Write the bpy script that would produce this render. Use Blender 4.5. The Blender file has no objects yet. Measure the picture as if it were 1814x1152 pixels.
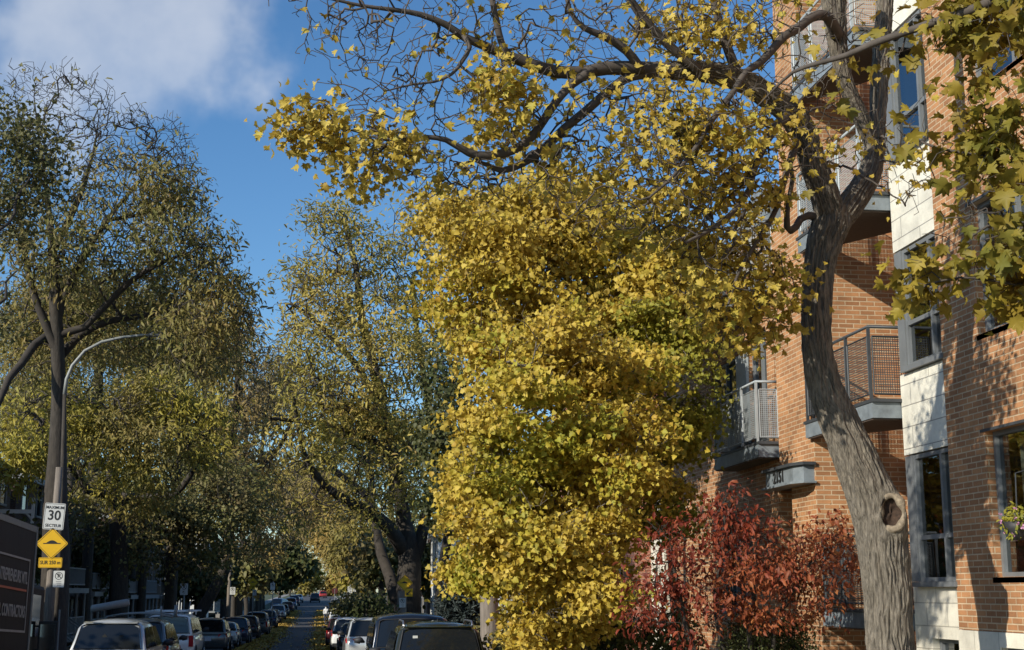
import bpy, bmesh, math, random
import numpy as np
from mathutils import Vector, Matrix
rng=np.random.default_rng(7); random.seed(7)
S=bpy.context.scene; COL=S.collection
R=math.radians
# ------------------------------------------------------------------ camera
f=2400.;cx,cy,H=907.,576.,2.25
ph=math.atan(472/f);th=math.atan(337/f*math.cos(ph))
F=np.array((math.sin(th)*math.cos(ph),math.cos(th)*math.cos(ph),math.sin(ph)))
RT=np.array((math.cos(th),-math.sin(th),0.));UP=np.cross(RT,F)
def at(px,py,Y=None,X=None):
    d=F+RT*((px-cx)/f)+UP*((cy-py)/f)
    t=Y/d[1] if Y is not None else X/d[0]
    return np.array((0,0,H))+d*t
cam=bpy.data.cameras.new('camera');co=bpy.data.objects.new('camera',cam);COL.objects.link(co)
cam.sensor_width=36;cam.lens=36*f/1814;cam.clip_end=3000;cam.clip_start=.1
M=Matrix(((RT[0],UP[0],-F[0],0),(RT[1],UP[1],-F[1],0),(RT[2],UP[2],-F[2],H),(0,0,0,1)))
co.matrix_world=M;S.camera=co
# ------------------------------------------------------------------ light
LD=Vector((1,.67,-.57)).normalized()
sd=bpy.data.lights.new('sun','SUN');sd.energy=4.6;sd.angle=R(.53);sd.color=(1,.93,.80)
so=bpy.data.objects.new('sun',sd);COL.objects.link(so);so.rotation_euler=LD.to_track_quat('-Z','Y').to_euler()
W=bpy.data.worlds.new('World');S.world=W;W.use_nodes=True
nt=W.node_tree;nt.nodes.clear();N=nt.nodes.new;L=nt.links.new
out=N('ShaderNodeOutputWorld');bg=N('ShaderNodeBackground');L(bg.outputs[0],out.inputs[0])
sky=N('ShaderNodeTexSky');sky.sky_type='NISHITA';sky.sun_disc=False;sky.sun_elevation=R(25.3);sky.sun_rotation=math.atan2(-1,-.67)
sky.altitude=100;sky.air_density=1.0;sky.dust_density=.4;sky.ozone_density=2.5
tc=N('ShaderNodeTexCoord')
cd=at(215,45,Y=100)-np.array((0,0,H));cd=cd/np.linalg.norm(cd)
def vdot(v,x):
    n=N('ShaderNodeVectorMath');n.operation='DOT_PRODUCT';L(tc.outputs['Generated'],n.inputs[0]);n.inputs[1].default_value=v;return n.outputs['Value']
def mrange(o,a,b,c=0,d=1):
    n=N('ShaderNodeMapRange');n.interpolation_type='SMOOTHSTEP';L(o,n.inputs[0]);n.inputs[1].default_value=a;n.inputs[2].default_value=b;n.inputs[3].default_value=c;n.inputs[4].default_value=d;return n.outputs[0]
def mth(op,a,b):
    n=N('ShaderNodeMath');n.operation=op
    for i,v in enumerate((a,b)):
        if isinstance(v,(int,float)): n.inputs[i].default_value=v
        else: L(v,n.inputs[i])
    return n.outputs[0]
nz=N('ShaderNodeTexNoise');nz.inputs['Scale'].default_value=9;nz.inputs['Detail'].default_value=5;nz.inputs['Roughness'].default_value=.5;L(tc.outputs['Generated'],nz.inputs['Vector'])
mask=mrange(mth('ADD',vdot(tuple(cd),0),mth('MULTIPLY',mth('SUBTRACT',nz.outputs[0],.5),.035)),math.cos(R(8.0)),math.cos(R(3.0)))
wisp=mrange(nz.outputs[0],.33,.62,.45,1)
cm=mth('MULTIPLY',mth('MULTIPLY',mask,wisp),.45)
mx=N('ShaderNodeMix');mx.data_type='RGBA';L(cm,mx.inputs[0])
hs=N('ShaderNodeHueSaturation');hs.inputs['Saturation'].default_value=1.12;hs.inputs['Value'].default_value=1.0
tn=N('ShaderNodeMix');tn.data_type='RGBA';tn.blend_type='MULTIPLY';tn.inputs[0].default_value=1;L(sky.outputs[0],tn.inputs[6]);tn.inputs[7].default_value=(.86,.98,1.08,1);L(tn.outputs[2],hs.inputs['Color']);L(hs.outputs[0],mx.inputs[6]);mx.inputs[7].default_value=(7.2,7.2,7.2,1);L(mx.outputs[2],bg.inputs[0])
bg.inputs[1].default_value=.125
S.view_settings.view_transform='Standard';S.view_settings.look='None';S.view_settings.exposure=.12;S.view_settings.gamma=1
# ------------------------------------------------------------------ materials
def newmat(name):
    m=bpy.data.materials.new(name);m.use_nodes=True;t=m.node_tree;b=t.nodes['Principled BSDF'];return m,t,b
def mat(name,col,rough=.7,metal=0,noise=0,nscale=8,bump=0,spec=.5,coat=0,emit=None,stretch=None):
    m,t,b=newmat(name);b.inputs['Base Color'].default_value=(*col,1);b.inputs['Roughness'].default_value=rough;b.inputs['Metallic'].default_value=metal
    b.inputs['Specular IOR Level'].default_value=spec;b.inputs['Coat Weight'].default_value=coat
    if noise or bump:
        c=t.nodes.new('ShaderNodeTexCoord');n=t.nodes.new('ShaderNodeTexNoise');n.inputs['Scale'].default_value=nscale;n.inputs['Detail'].default_value=6;n.inputs['Roughness'].default_value=.65
        if stretch:
            mp=t.nodes.new('ShaderNodeMapping');mp.inputs['Scale'].default_value=stretch;t.links.new(c.outputs['Object'],mp.inputs[0]);t.links.new(mp.outputs[0],n.inputs['Vector'])
        else: t.links.new(c.outputs['Object'],n.inputs['Vector'])
        if noise:
            r=t.nodes.new('ShaderNodeValToRGB');r.color_ramp.elements[0].position=.3;r.color_ramp.elements[1].position=.7
            r.color_ramp.elements[0].color=(*[v*(1-noise) for v in col],1);r.color_ramp.elements[1].color=(*[min(1,v*(1+noise)) for v in col],1)
            t.links.new(n.outputs[0],r.inputs[0]);t.links.new(r.outputs[0],b.inputs['Base Color'])
        if bump:
            u=t.nodes.new('ShaderNodeBump');u.inputs['Strength'].default_value=1;u.inputs['Distance'].default_value=bump;t.links.new(n.outputs[0],u.inputs['Height']);t.links.new(u.outputs[0],b.inputs['Normal'])
    return m
def leafmat(name,cols,cols2=None,scale=.6,trans=.33,rough=.55,thr=(.4,.6)):
    m,t,b=newmat(name);nd=t.nodes.new;lk=t.links.new
    g=nd('ShaderNodeNewGeometry')
    def ramp(cs):
        r=nd('ShaderNodeValToRGB');e=r.color_ramp.elements
        while len(e)<len(cs): e.new(.5)
        for i,c in enumerate(cs): e[i].position=i/max(1,len(cs)-1);e[i].color=(*c,1)
        lk(g.outputs['Random Per Island'],r.inputs[0]);return r.outputs[0]
    col=ramp(cols)
    if cols2:
        c=nd('ShaderNodeTexCoord');n=nd('ShaderNodeTexNoise');n.inputs['Scale'].default_value=scale;n.inputs['Detail'].default_value=3;lk(c.outputs['Object'],n.inputs['Vector'])
        q=nd('ShaderNodeMapRange');lk(n.outputs[0],q.inputs[0]);q.inputs[1].default_value=thr[0];q.inputs[2].default_value=thr[1]
        x=nd('ShaderNodeMix');x.data_type='RGBA';lk(q.outputs[0],x.inputs[0]);lk(col,x.inputs[6]);lk(ramp(cols2),x.inputs[7]);col=x.outputs[2]
    lk(col,b.inputs['Base Color']);b.inputs['Roughness'].default_value=rough;b.inputs['Specular IOR Level'].default_value=.3
    tr=nd('ShaderNodeBsdfTranslucent');lk(col,tr.inputs[0]);ms=nd('ShaderNodeMixShader');ms.inputs[0].default_value=trans
    lk(b.outputs[0],ms.inputs[1]);lk(tr.outputs[0],ms.inputs[2]);lk(ms.outputs[0],t.nodes['Material Output'].inputs[0])
    return m
def brickmat(name,c1,c2,mort,bw=.25,rh=.075,ms=.009,soldier=False):
    m,t,b=newmat(name);nd=t.nodes.new;lk=t.links.new
    c=nd('ShaderNodeTexCoord');s=nd('ShaderNodeSeparateXYZ');lk(c.outputs['Object'],s.inputs[0])
    a=nd('ShaderNodeMath');a.operation='ADD';lk(s.outputs[0],a.inputs[0]);lk(s.outputs[1],a.inputs[1])
    k=nd('ShaderNodeCombineXYZ');lk(a.outputs[0],k.inputs[0]);lk(s.outputs[2],k.inputs[1])
    br=nd('ShaderNodeTexBrick');lk(k.outputs[0],br.inputs['Vector']);br.inputs['Scale'].default_value=1
    br.inputs['Brick Width'].default_value=bw;br.inputs['Row Height'].default_value=rh;br.inputs['Mortar Size'].default_value=ms;br.inputs['Mortar Smooth'].default_value=.25;br.inputs['Bias'].default_value=-.1
    br.inputs['Color1'].default_value=(*c1,1);br.inputs['Color2'].default_value=(*c2,1);br.inputs['Mortar'].default_value=(*mort,1)
    n=nd('ShaderNodeTexNoise');n.inputs['Scale'].default_value=1.3;n.inputs['Detail'].default_value=8;n.inputs['Roughness'].default_value=.7;lk(c.outputs['Object'],n.inputs['Vector'])
    q=nd('ShaderNodeMapRange');lk(n.outputs[0],q.inputs[0]);q.inputs[1].default_value=.25;q.inputs[2].default_value=.75;q.inputs[3].default_value=.62;q.inputs[4].default_value=1.3
    x=nd('ShaderNodeVectorMath');x.operation='MULTIPLY';lk(br.outputs[0],x.inputs[0]);lk(q.outputs[0],x.inputs[1]);lk(x.outputs[0],b.inputs['Base Color'])
    b.inputs['Roughness'].default_value=.85
    n2=nd('ShaderNodeTexNoise');n2.inputs['Scale'].default_value=60;lk(c.outputs['Object'],n2.inputs['Vector'])
    h=nd('ShaderNodeMath');h.operation='MULTIPLY_ADD';lk(br.outputs['Fac'],h.inputs[0]);h.inputs[1].default_value=-1;lk(n2.outputs[0],h.inputs[2])
    u=nd('ShaderNodeBump');u.inputs['Distance'].default_value=.006;lk(h.outputs[0],u.inputs['Height']);lk(u.outputs[0],b.inputs['Normal'])
    return m
def glassmat(name,tint=(.05,.06,.06),refl=.35):
    m,t,b=newmat(name);nd=t.nodes.new;lk=t.links.new
    gl=nd('ShaderNodeBsdfGlossy');gl.inputs['Roughness'].default_value=.02;gl.inputs['Color'].default_value=(.85,.9,.95,1)
    tp=nd('ShaderNodeBsdfTransparent');tp.inputs[0].default_value=(.45,.5,.48,1)
    fr=nd('ShaderNodeFresnel');fr.inputs[0].default_value=1.5
    mr=nd('ShaderNodeMapRange');lk(fr.outputs[0],mr.inputs[0]);mr.inputs[3].default_value=refl*.6;mr.inputs[4].default_value=1
    c=nd('ShaderNodeTexCoord');n=nd('ShaderNodeTexNoise');n.inputs['Scale'].default_value=1.5;lk(c.outputs['Object'],n.inputs['Vector'])
    u=nd('ShaderNodeBump');u.inputs['Distance'].default_value=.01;u.inputs['Strength'].default_value=.5;lk(n.outputs[0],u.inputs['Height']);lk(u.outputs[0],gl.inputs['Normal'])
    ms=nd('ShaderNodeMixShader');lk(mr.outputs[0],ms.inputs[0]);lk(tp.outputs[0],ms.inputs[1]);lk(gl.outputs[0],ms.inputs[2]);lk(ms.outputs[0],t.nodes['Material Output'].inputs[0])
    return m
MT=dict(
 asphalt=mat('asphalt',(.055,.055,.06),.9,noise=.35,nscale=1.2,bump=.004),
 concrete=mat('concrete',(.28,.26,.24),.9,noise=.2,nscale=2,bump=.003),
 grass=mat('lawn',(.06,.075,.03),.95,noise=.5,nscale=4,bump=.02),
 brick=brickmat('orange_brick',(.50,.242,.105),(.31,.142,.062),(.58,.44,.28)),
 brick2=brickmat('pink_brick',(.42,.16,.10),(.30,.11,.075),(.42,.26,.19)),
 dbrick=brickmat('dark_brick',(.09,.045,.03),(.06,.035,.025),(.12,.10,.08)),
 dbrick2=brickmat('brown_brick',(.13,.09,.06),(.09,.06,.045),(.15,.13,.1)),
 stone=brickmat('white_stone',(.74,.70,.58),(.66,.62,.52),(.42,.39,.32),bw=.62,rh=.3,ms=.007),
 panel=brickmat('pale_panel',(.76,.73,.62),(.70,.67,.57),(.35,.33,.29),bw=1.2,rh=.3,ms=.008),
 frame=mat('grey_metal',(.17,.18,.185),.45,noise=.12,nscale=3),
 fascia=mat('grey_steel',(.20,.23,.25),.42,noise=.3,nscale=5,bump=.002),
 rail=mat('rail_metal',(.36,.39,.40),.4,noise=.15,nscale=9),
 dmetal=mat('dark_metal',(.05,.055,.06),.5,noise=.2,nscale=6),
 soffit=mat('soffit',(.10,.075,.06),.8,noise=.2,nscale=20),
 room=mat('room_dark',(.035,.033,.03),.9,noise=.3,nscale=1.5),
 curtain=mat('curtain',(.62,.60,.54),.9,noise=.2,nscale=9,stretch=(6,6,.3)),
 glass=glassmat('window_glass'),
 bark=mat('grey_bark',(.185,.16,.125),.95,noise=.7,nscale=30,bump=.04,stretch=(1.5,1.5,.2)),
 dtwig=mat('dark_twig',(.045,.037,.03),.9,noise=.3,nscale=5),
 bark2=mat('brown_bark',(.05,.042,.034),.92,noise=.45,nscale=9,bump=.02,stretch=(1.6,1.6,.35)),
 twig=mat('twig_bark',(.085,.07,.058),.9,noise=.35,nscale=5),
 wood=mat('rot_wood',(.045,.025,.015),.9,noise=.6,nscale=25,bump=.01),
 callus=mat('callus_wood',(.25,.20,.14),.85,noise=.45,nscale=26,bump=.006),
 pole=mat('weathered_pole',(.20,.17,.14),.9,noise=.4,nscale=14,bump=.004,stretch=(2,2,.15)),
 galv=mat('galvanised',(.24,.25,.24),.5,noise=.12,nscale=10),
 white=mat('white_paint',(.75,.76,.74),.6,noise=.08,nscale=3),
 grey=mat('grey_paint',(.30,.31,.31),.6,noise=.1,nscale=4),
 signw=mat('sign_white',(.62,.63,.60),.45,noise=.05,nscale=6),signk=mat('sign_black',(.02,.02,.02),.5),
 signy=mat('sign_yellow',(.80,.47,.015),.45,noise=.06,nscale=5),signg=mat('sign_back',(.3,.3,.3),.5,metal=.5),
 tyre=mat('tyre',(.025,.025,.025),.85,noise=.2,nscale=9),rim=mat('rim',(.45,.46,.48),.3,metal=.9),
 cglass=mat('car_glass',(.012,.014,.016),.06,spec=.6,noise=.1,nscale=2),red=mat('tail_red',(.45,.012,.015),.2,coat=.6,noise=.1,nscale=8),
 plastic=mat('black_plastic',(.03,.03,.032),.6,noise=.2,nscale=9),plate=mat('plate',(.7,.72,.78),.5),
 chrome=mat('chrome',(.7,.7,.72),.15,metal=1),
 truck=mat('truck_brown',(.018,.013,.011),.6,spec=.25,noise=.35,nscale=1.2,stretch=(6,6,.2)),
 truckline=mat('truck_white',(.40,.39,.38),.5,noise=.1,nscale=5),orange=mat('truck_orange',(.55,.12,.05),.5),
 door=mat('door_brown',(.10,.04,.03),.6,noise=.2,nscale=4),
 skin=mat('skin',(.45,.28,.2),.6,noise=.05,nscale=8),shirt=mat('shirt_white',(.8,.8,.8),.8,noise=.05,nscale=8),jeans=mat('trousers',(.04,.05,.08),.85,noise=.1,nscale=8),hair=mat('hair',(.03,.02,.015),.8,noise=.1,nscale=8),
 tarp=mat('tarp',(.02,.025,.04),.6,noise=.3,nscale=4,bump=.03),
)
YEL=[(.64,.50,.09),(.50,.37,.05),(.76,.60,.15),(.36,.24,.03),(.62,.46,.07)]
YELG=[(.34,.33,.04),(.42,.38,.05),(.24,.26,.03),(.5,.42,.05)]
LM=dict(
 near=leafmat('leaf_near',YEL,[(.50,.36,.05),(.36,.22,.03),(.58,.46,.08),(.45,.40,.06)],.8),
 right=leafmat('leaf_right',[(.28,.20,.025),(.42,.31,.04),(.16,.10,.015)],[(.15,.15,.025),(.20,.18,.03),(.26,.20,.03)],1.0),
 low=leafmat('leaf_low',[(.66,.49,.07),(.50,.36,.04),(.76,.58,.12),(.30,.21,.03),(.60,.40,.06)],[(.38,.38,.05),(.54,.44,.05),(.26,.29,.035),(.46,.32,.035)],.45,thr=(.45,.58)),
 tall=leafmat('leaf_tall',[(.62,.46,.07),(.44,.31,.04),(.70,.53,.11),(.28,.19,.03)],[(.54,.33,.045),(.42,.37,.04),(.60,.46,.07),(.30,.20,.03)],.5),
 green=leafmat('leaf_greenyellow',[(.42,.37,.05),(.46,.38,.04),(.30,.29,.04)],[(.20,.22,.035),(.30,.29,.04)],.6),
 dark=leafmat('leaf_darkgreen',[(.06,.08,.025),(.08,.10,.03),(.045,.055,.02)],[(.12,.12,.035),(.08,.08,.03)],.6,trans=.25),
 spruce=leafmat('leaf_spruce',[(.035,.05,.045),(.05,.065,.06),(.03,.04,.035)],None,trans=.1),
 loc=leafmat('leaf_locust',[(.44,.36,.08),(.54,.42,.10),(.30,.25,.06),(.50,.34,.11)],[(.28,.26,.05),(.38,.30,.07),(.34,.30,.07)],.25),
 locd=leafmat('leaf_locust_dull',[(.26,.22,.06),(.34,.26,.07),(.18,.16,.05),(.38,.27,.10)],[(.16,.16,.045),(.20,.19,.05),(.24,.19,.08)],.25),
 locy=leafmat('leaf_locust_yellow',[(.38,.34,.06),(.46,.38,.06),(.27,.25,.05)],[(.24,.21,.06),(.34,.26,.08)],.3),
 loco=leafmat('leaf_locust_orange',[(.44,.28,.08),(.38,.26,.08),(.50,.36,.10),(.25,.18,.06)],[(.30,.26,.07),(.22,.19,.06)],.25),
 olive=leafmat('leaf_olive',[(.19,.19,.06),(.25,.24,.07),(.15,.14,.05),(.30,.27,.10)],[(.24,.18,.08),(.14,.13,.05)],.3),
 far=leafmat('leaf_far',[(.30,.22,.08),(.38,.27,.08),(.24,.18,.08)],[(.20,.15,.09),(.26,.22,.07)],.12),
 olived=leafmat('leaf_olive_dark',[(.12,.13,.045),(.16,.15,.05),(.08,.09,.03)],[(.19,.16,.06),(.10,.11,.04)],.6),
 redo=leafmat('leaf_red_orange',[(.36,.085,.035),(.24,.045,.025),(.44,.14,.055),(.14,.035,.02)],[(.46,.18,.06),(.30,.08,.03),(.2,.05,.025)],1.1,trans=.3),
 red=leafmat('leaf_red',[(.27,.045,.02),(.16,.028,.018),(.36,.08,.03),(.10,.02,.015)],[(.30,.06,.025),(.13,.02,.015),(.34,.10,.04)],.9,trans=.3),
 litter=leafmat('leaf_litter',[(.42,.27,.05),(.34,.2,.04),(.5,.36,.07),(.22,.13,.04)],None,trans=.1),
)
# ------------------------------------------------------------------ object helpers
def tag(o,label=None,cat=None,group=None,kind=None):
    if label:o['label']=label
    if cat:o['category']=cat
    if group:o['group']=group
    if kind:o['kind']=kind
    return o
def link(name,me,m=None,parent=None):
    o=bpy.data.objects.new(name,me);COL.objects.link(o)
    if m is not None and me is not None and len(me.materials)==0: me.materials.append(m)
    if parent is not None:o.parent=parent
    return o
def thing(name,loc,label,cat,group=None,rz=0):
    o=link(name,None);o.location=loc;o.rotation_euler=(0,0,rz);return tag(o,label,cat,group)
def npmesh(name,V,Fc,m=None,parent=None,smooth=False):
    V=np.asarray(V,dtype=np.float32);Fc=np.asarray(Fc,dtype=np.int32)
    me=bpy.data.meshes.new(name);me.vertices.add(len(V));me.vertices.foreach_set('co',V.ravel())
    k=Fc.shape[1];me.loops.add(Fc.size);me.loops.foreach_set('vertex_index',Fc.ravel())
    me.polygons.add(len(Fc));me.polygons.foreach_set('loop_start',np.arange(0,Fc.size,k,dtype=np.int32));me.polygons.foreach_set('loop_total',np.full(len(Fc),k,dtype=np.int32))
    if smooth: me.polygons.foreach_set('use_smooth',np.ones(len(Fc),dtype=bool))
    me.update(calc_edges=True)
    return link(name,me,m,parent)
class MB:
    def __init__(s): s.v=[];s.f=[]
    def add(s,vs,fs):
        o=len(s.v);s.v+= [tuple(map(float,v)) for v in vs];s.f+=[tuple(i+o for i in q) for q in fs];return s
    def box(s,x0,x1,y0,y1,z0,z1):
        return s.add([(x0,y0,z0),(x1,y0,z0),(x1,y1,z0),(x0,y1,z0),(x0,y0,z1),(x1,y0,z1),(x1,y1,z1),(x0,y1,z1)],[(3,2,1,0),(4,5,6,7),(0,1,5,4),(1,2,6,5),(2,3,7,6),(3,0,4,7)])
    def quad(s,a,b,c,d): return s.add([a,b,c,d],[(0,1,2,3)])
    def tube(s,pts,r,n=8,cap=True):
        pts=[np.array(p,float) for p in pts];rs=r if hasattr(r,'__len__') else [r]*len(pts)
        vs=[];u=None
        for i,p in enumerate(pts):
            t=pts[min(i+1,len(pts)-1)]-pts[max(i-1,0)];t/=np.linalg.norm(t)+1e-9
            if u is None: u=np.cross(t,(0,0,1) if abs(t[2])<.9 else (1,0,0))
            u=u-t*u.dot(t);u/=np.linalg.norm(u);w=np.cross(t,u)
            for k in range(n):
                a=2*math.pi*k/n;vs.append(p+rs[i]*(math.cos(a)*u+math.sin(a)*w))
        fs=[(i*n+k,i*n+(k+1)%n,(i+1)*n+(k+1)%n,(i+1)*n+k) for i in range(len(pts)-1) for k in range(n)]
        if cap: fs+=[tuple(range(n))[::-1],tuple(range((len(pts)-1)*n,len(pts)*n))]
        return s.add(vs,fs)
    def prism(s,poly,z0,z1):
        n=len(poly);return s.add([(x,y,z0) for x,y in poly]+[(x,y,z1) for x,y in poly],[tuple(range(n))[::-1],tuple(range(n,2*n))]+[(i,(i+1)%n,n+(i+1)%n,n+i) for i in range(n)])
    def build(s,name,m=None,parent=None,smooth=False,bevel=0):
        me=bpy.data.meshes.new(name);me.from_pydata(s.v,[],s.f);me.update()
        if smooth:
            for p in me.polygons:p.use_smooth=True
        o=link(name,me,m,parent)
        if bevel:
            b=o.modifiers.new('bevel','BEVEL');b.width=bevel;b.segments=2;b.limit_method='ANGLE'
        return o
def BX(name,x0,x1,y0,y1,z0,z1,m,parent=None,bevel=0): return MB().box(x0,x1,y0,y1,z0,z1).build(name,m,parent,bevel=bevel)
def text(s,name,size,m,parent,loc,rot,ext=.003,align='CENTER',sx=1):
    c=bpy.data.curves.new('t','FONT');c.body=s;c.size=size;c.align_x=align;c.align_y='CENTER';c.extrude=ext;c.resolution_u=3;c.offset=size*.018
    o=bpy.data.objects.new('t',c);COL.objects.link(o)
    dg=bpy.context.evaluated_depsgraph_get();me=bpy.data.meshes.new_from_object(o.evaluated_get(dg));bpy.data.objects.remove(o)
    me.materials.clear();p=link(name,me,m,parent);p.location=loc;p.rotation_euler=rot;p.scale=(sx,1,1);return p
# ------------------------------------------------------------------ tree machinery
def spline(P,step):
    P=np.asarray(P,float)
    if len(P)<3:
        n=max(2,int(np.linalg.norm(P[-1][:3]-P[0][:3])/step)+1);return np.array([P[0]+(P[-1]-P[0])*t for t in np.linspace(0,1,n)])
    Q=np.vstack([2*P[0]-P[1],P,2*P[-1]-P[-2]]);o=[]
    for i in range(1,len(Q)-2):
        n=max(1,int(round(np.linalg.norm(Q[i+1][:3]-Q[i][:3])/step)))
        for k in range(n):
            t=k/n;a,b,c,d=Q[i-1],Q[i],Q[i+1],Q[i+2]
            o.append(.5*(2*b+(c-a)*t+(2*a-5*b+4*c-d)*t*t+(3*b-a-3*c+d)*t**3))
    o.append(P[-1]);return np.array(o)
def grow(limbs,targets,step=.3,rtip=.005,ex=2.3,wig=.12,bias=.35,seed=1,rmax=None,up=0.):
    g=np.random.default_rng(seed);cap=len(targets)*14+6000
    P=np.zeros((cap,3));D=np.zeros((cap,3));par=[];rf=[];isl=[];n=0
    for li,lb in enumerate(limbs):
        q=spline(lb,step)
        prev=-1
        if n: prev=int(np.argmin(np.linalg.norm(P[:n]-q[0][:3],axis=1)))
        for j,a in enumerate(q):
            if n and j==0 and np.linalg.norm(P[prev]-a[:3])<step*.7: continue
            P[n]=a[:3];D[n]=(a[:3]-P[prev]) if prev>=0 else (0,0,1);D[n]/=np.linalg.norm(D[n])+1e-9
            par.append(prev);rf.append(a[3]);isl.append(li);prev=n;n+=1
    n0=n
    T=np.asarray(targets)
    if len(T):
        dm=np.array([np.min(np.linalg.norm(P[:n]-t,axis=1)) for t in T]);T=T[np.argsort(dm)]
        base=P[0];
        for t in T:
            if n>cap-40:break
            v=t-P[:n];d=np.linalg.norm(v,axis=1)+1e-6
            cs=np.einsum('ij,ij->i',v,D[:n])/d
            cost=d*(1+bias-bias*cs);i=int(np.argmin(cost));dd=d[i]
            m=max(1,int(math.ceil(dd/step)))
            c=P[i]+D[i]*dd*.4+np.array((0,0,up*dd))+g.normal(0,wig*.28,3)*dd
            pv=i
            for k in range(1,m+1):
                s=k/m;p=(1-s)**2*P[i]+2*s*(1-s)*c+s*s*t
                if k<m: p=p+g.normal(0,wig*step,3)
                P[n]=p;w=p-P[pv];D[n]=w/(np.linalg.norm(w)+1e-9);par.append(pv);rf.append(0);isl.append(-1);pv=n;n+=1
    P=P[:n];par=np.array(par);rf=np.array(rf);A=np.zeros(n)
    r=np.zeros(n);kid=[[] for _ in range(n)]
    for i in range(n-1,-1,-1):
        r[i]=(A[i] if A[i]>0 else rtip**ex)**(1/ex)
        if rf[i]>0: r[i]=rf[i]
        if par[i]>=0: A[par[i]]+=r[i]**ex;kid[par[i]].append(i)
    for i in range(n):
        if par[i]>=0: r[i]=min(r[i],r[par[i]]*1.0 if rf[i]==0 else 9)
        if par[i]>=0 and rf[i]==0 and rf[par[i]]>0: r[i]=min(r[i],rf[par[i]]*.7)
    return P,par,r,kid,np.array(isl),n0
def tubes(P,par,r,kid,isl,minr=0,hi=0):
    V=[];Fs=[];V2=[];F2=[];o=0;o2=0
    starts=[(0,-1)];
    while starts:
        s,p0=starts.pop();ch=[] if p0<0 else [p0]
        i=s
        while True:
            ch.append(i);k=kid[i]
            if not k:break
            same=[c for c in k if isl[c]==isl[i] and isl[i]>=0]
            nx=same[0] if same else max(k,key=lambda c:r[c])
            for c in k:
                if c!=nx: starts.append((c,i))
            i=nx
        if len(ch)<2: continue
        pts=P[ch];rs=r[ch].copy()
        if p0>=0: rs[0]=min(rs[0],rs[1]*1.25)
        rm=rs.max()
        ns=14 if rm>.12 else 8 if rm>.05 else 5 if rm>.018 else 3
        t=np.gradient(pts,axis=0);t/=np.linalg.norm(t,axis=1)[:,None]+1e-9
        ref=np.array((.31,.17,.93)) if abs(t[0,2])<.85 else np.array((.95,.3,.05))
        u=np.cross(t,ref);u/=np.linalg.norm(u,axis=1)[:,None]+1e-9
        for q in range(1,len(u)):
            u[q]=u[q-1]-t[q]*u[q-1].dot(t[q]);u[q]/=np.linalg.norm(u[q])+1e-9
        w=np.cross(t,u);a=np.linspace(0,2*np.pi,ns,endpoint=False)
        ring=pts[:,None,:]+rs[:,None,None]*(np.cos(a)[None,:,None]*u[:,None,:]+np.sin(a)[None,:,None]*w[:,None,:])
        L_=len(ch);i0=np.arange(L_-1)[:,None]*ns;k0=np.arange(ns)[None,:];k1=(k0+1)%ns
        fc=np.stack([i0+k0,i0+k1,i0+ns+k1,i0+ns+k0],-1).reshape(-1,4)
        if isl[s]==0: V2.append(ring.reshape(-1,3));F2.append(fc+o2);o2+=L_*ns
        else: V.append(ring.reshape(-1,3));Fs.append(fc+o);o+=L_*ns
    return V,Fs,V2,F2
def mirror(h): return h+[(-x,y) for x,y in h[::-1] if x>1e-6]
TMP={}
def mktmp(name,half,cen,cup=.12,fold=.1):
    o=mirror(half);vs=[(0,cen,0.03)]+[(x,y,fold*abs(x)-cup*(y-cen)**2) for x,y in o];n=len(o)
    fs=[(0,1+(i+1)%n,1+i) for i in range(n)];TMP[name]=(np.array(vs),np.array(fs))
mktmp('maple',[(0,0),(.2,-.08),(.44,.04),(.39,.16),(.5,.27),(.68,.44),(.52,.47),(.43,.44),(.46,.6),(.38,.7),(.2,.6),(.13,.78),(0,1.0)],.34,.3,.45)
mktmp('maples',[(0,0),(.42,.03),(.38,.2),(.62,.42),(.38,.5),(.36,.66),(0,.98)],.34,.3,.5)
mktmp('oval',[(0,0),(.2,.3),(.17,.7),(0,1)],.5,.5,.5)
mktmp('frond',[(0,0),(.13,.25),(.11,.75),(0,1)],.5,.6,.4)
mktmp('round',[(0,0),(.34,.2),(.36,.6),(0,1)],.45,.3,.3)
def leaves(name,pos,size,tmp,m,parent,out=None,droop=.6,up=.5,rnd=.7,seed=1,svar=.3):
    g=np.random.default_rng(seed);n=len(pos);tv,tf=TMP[tmp]
    o=np.zeros((n,3)) if out is None else out
    t=o*.5+g.normal(0,rnd,(n,3));t[:,2]-=droop;t/=np.linalg.norm(t,axis=1)[:,None]+1e-9
    nn=o*.4+np.array((-.35,-.25,up))+g.normal(0,rnd*.8,(n,3));nn-=t*np.einsum('ij,ij->i',nn,t)[:,None];nn/=np.linalg.norm(nn,axis=1)[:,None]+1e-9
    b=np.cross(t,nn);s=size*(1+g.uniform(-svar,svar,n))
    V=pos[:,None,:]+s[:,None,None]*(tv[None,:,0,None]*b[:,None,:]+tv[None,:,1,None]*t[:,None,:]+tv[None,:,2,None]*nn[:,None,:])
    k=len(tv);Fc=(tf[None]+np.arange(n)[:,None,None]*k).reshape(-1,3)
    return npmesh(name,V.reshape(-1,3),Fc,m,parent)
def inpoly(x,y,P):
    c=False;j=len(P)-1
    for i in range(len(P)):
        if (P[i][1]>y)!=(P[j][1]>y) and x<(P[j][0]-P[i][0])*(y-P[i][1])/(P[j][1]-P[i][1])+P[i][0]: c=not c
        j=i
    return c
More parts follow.
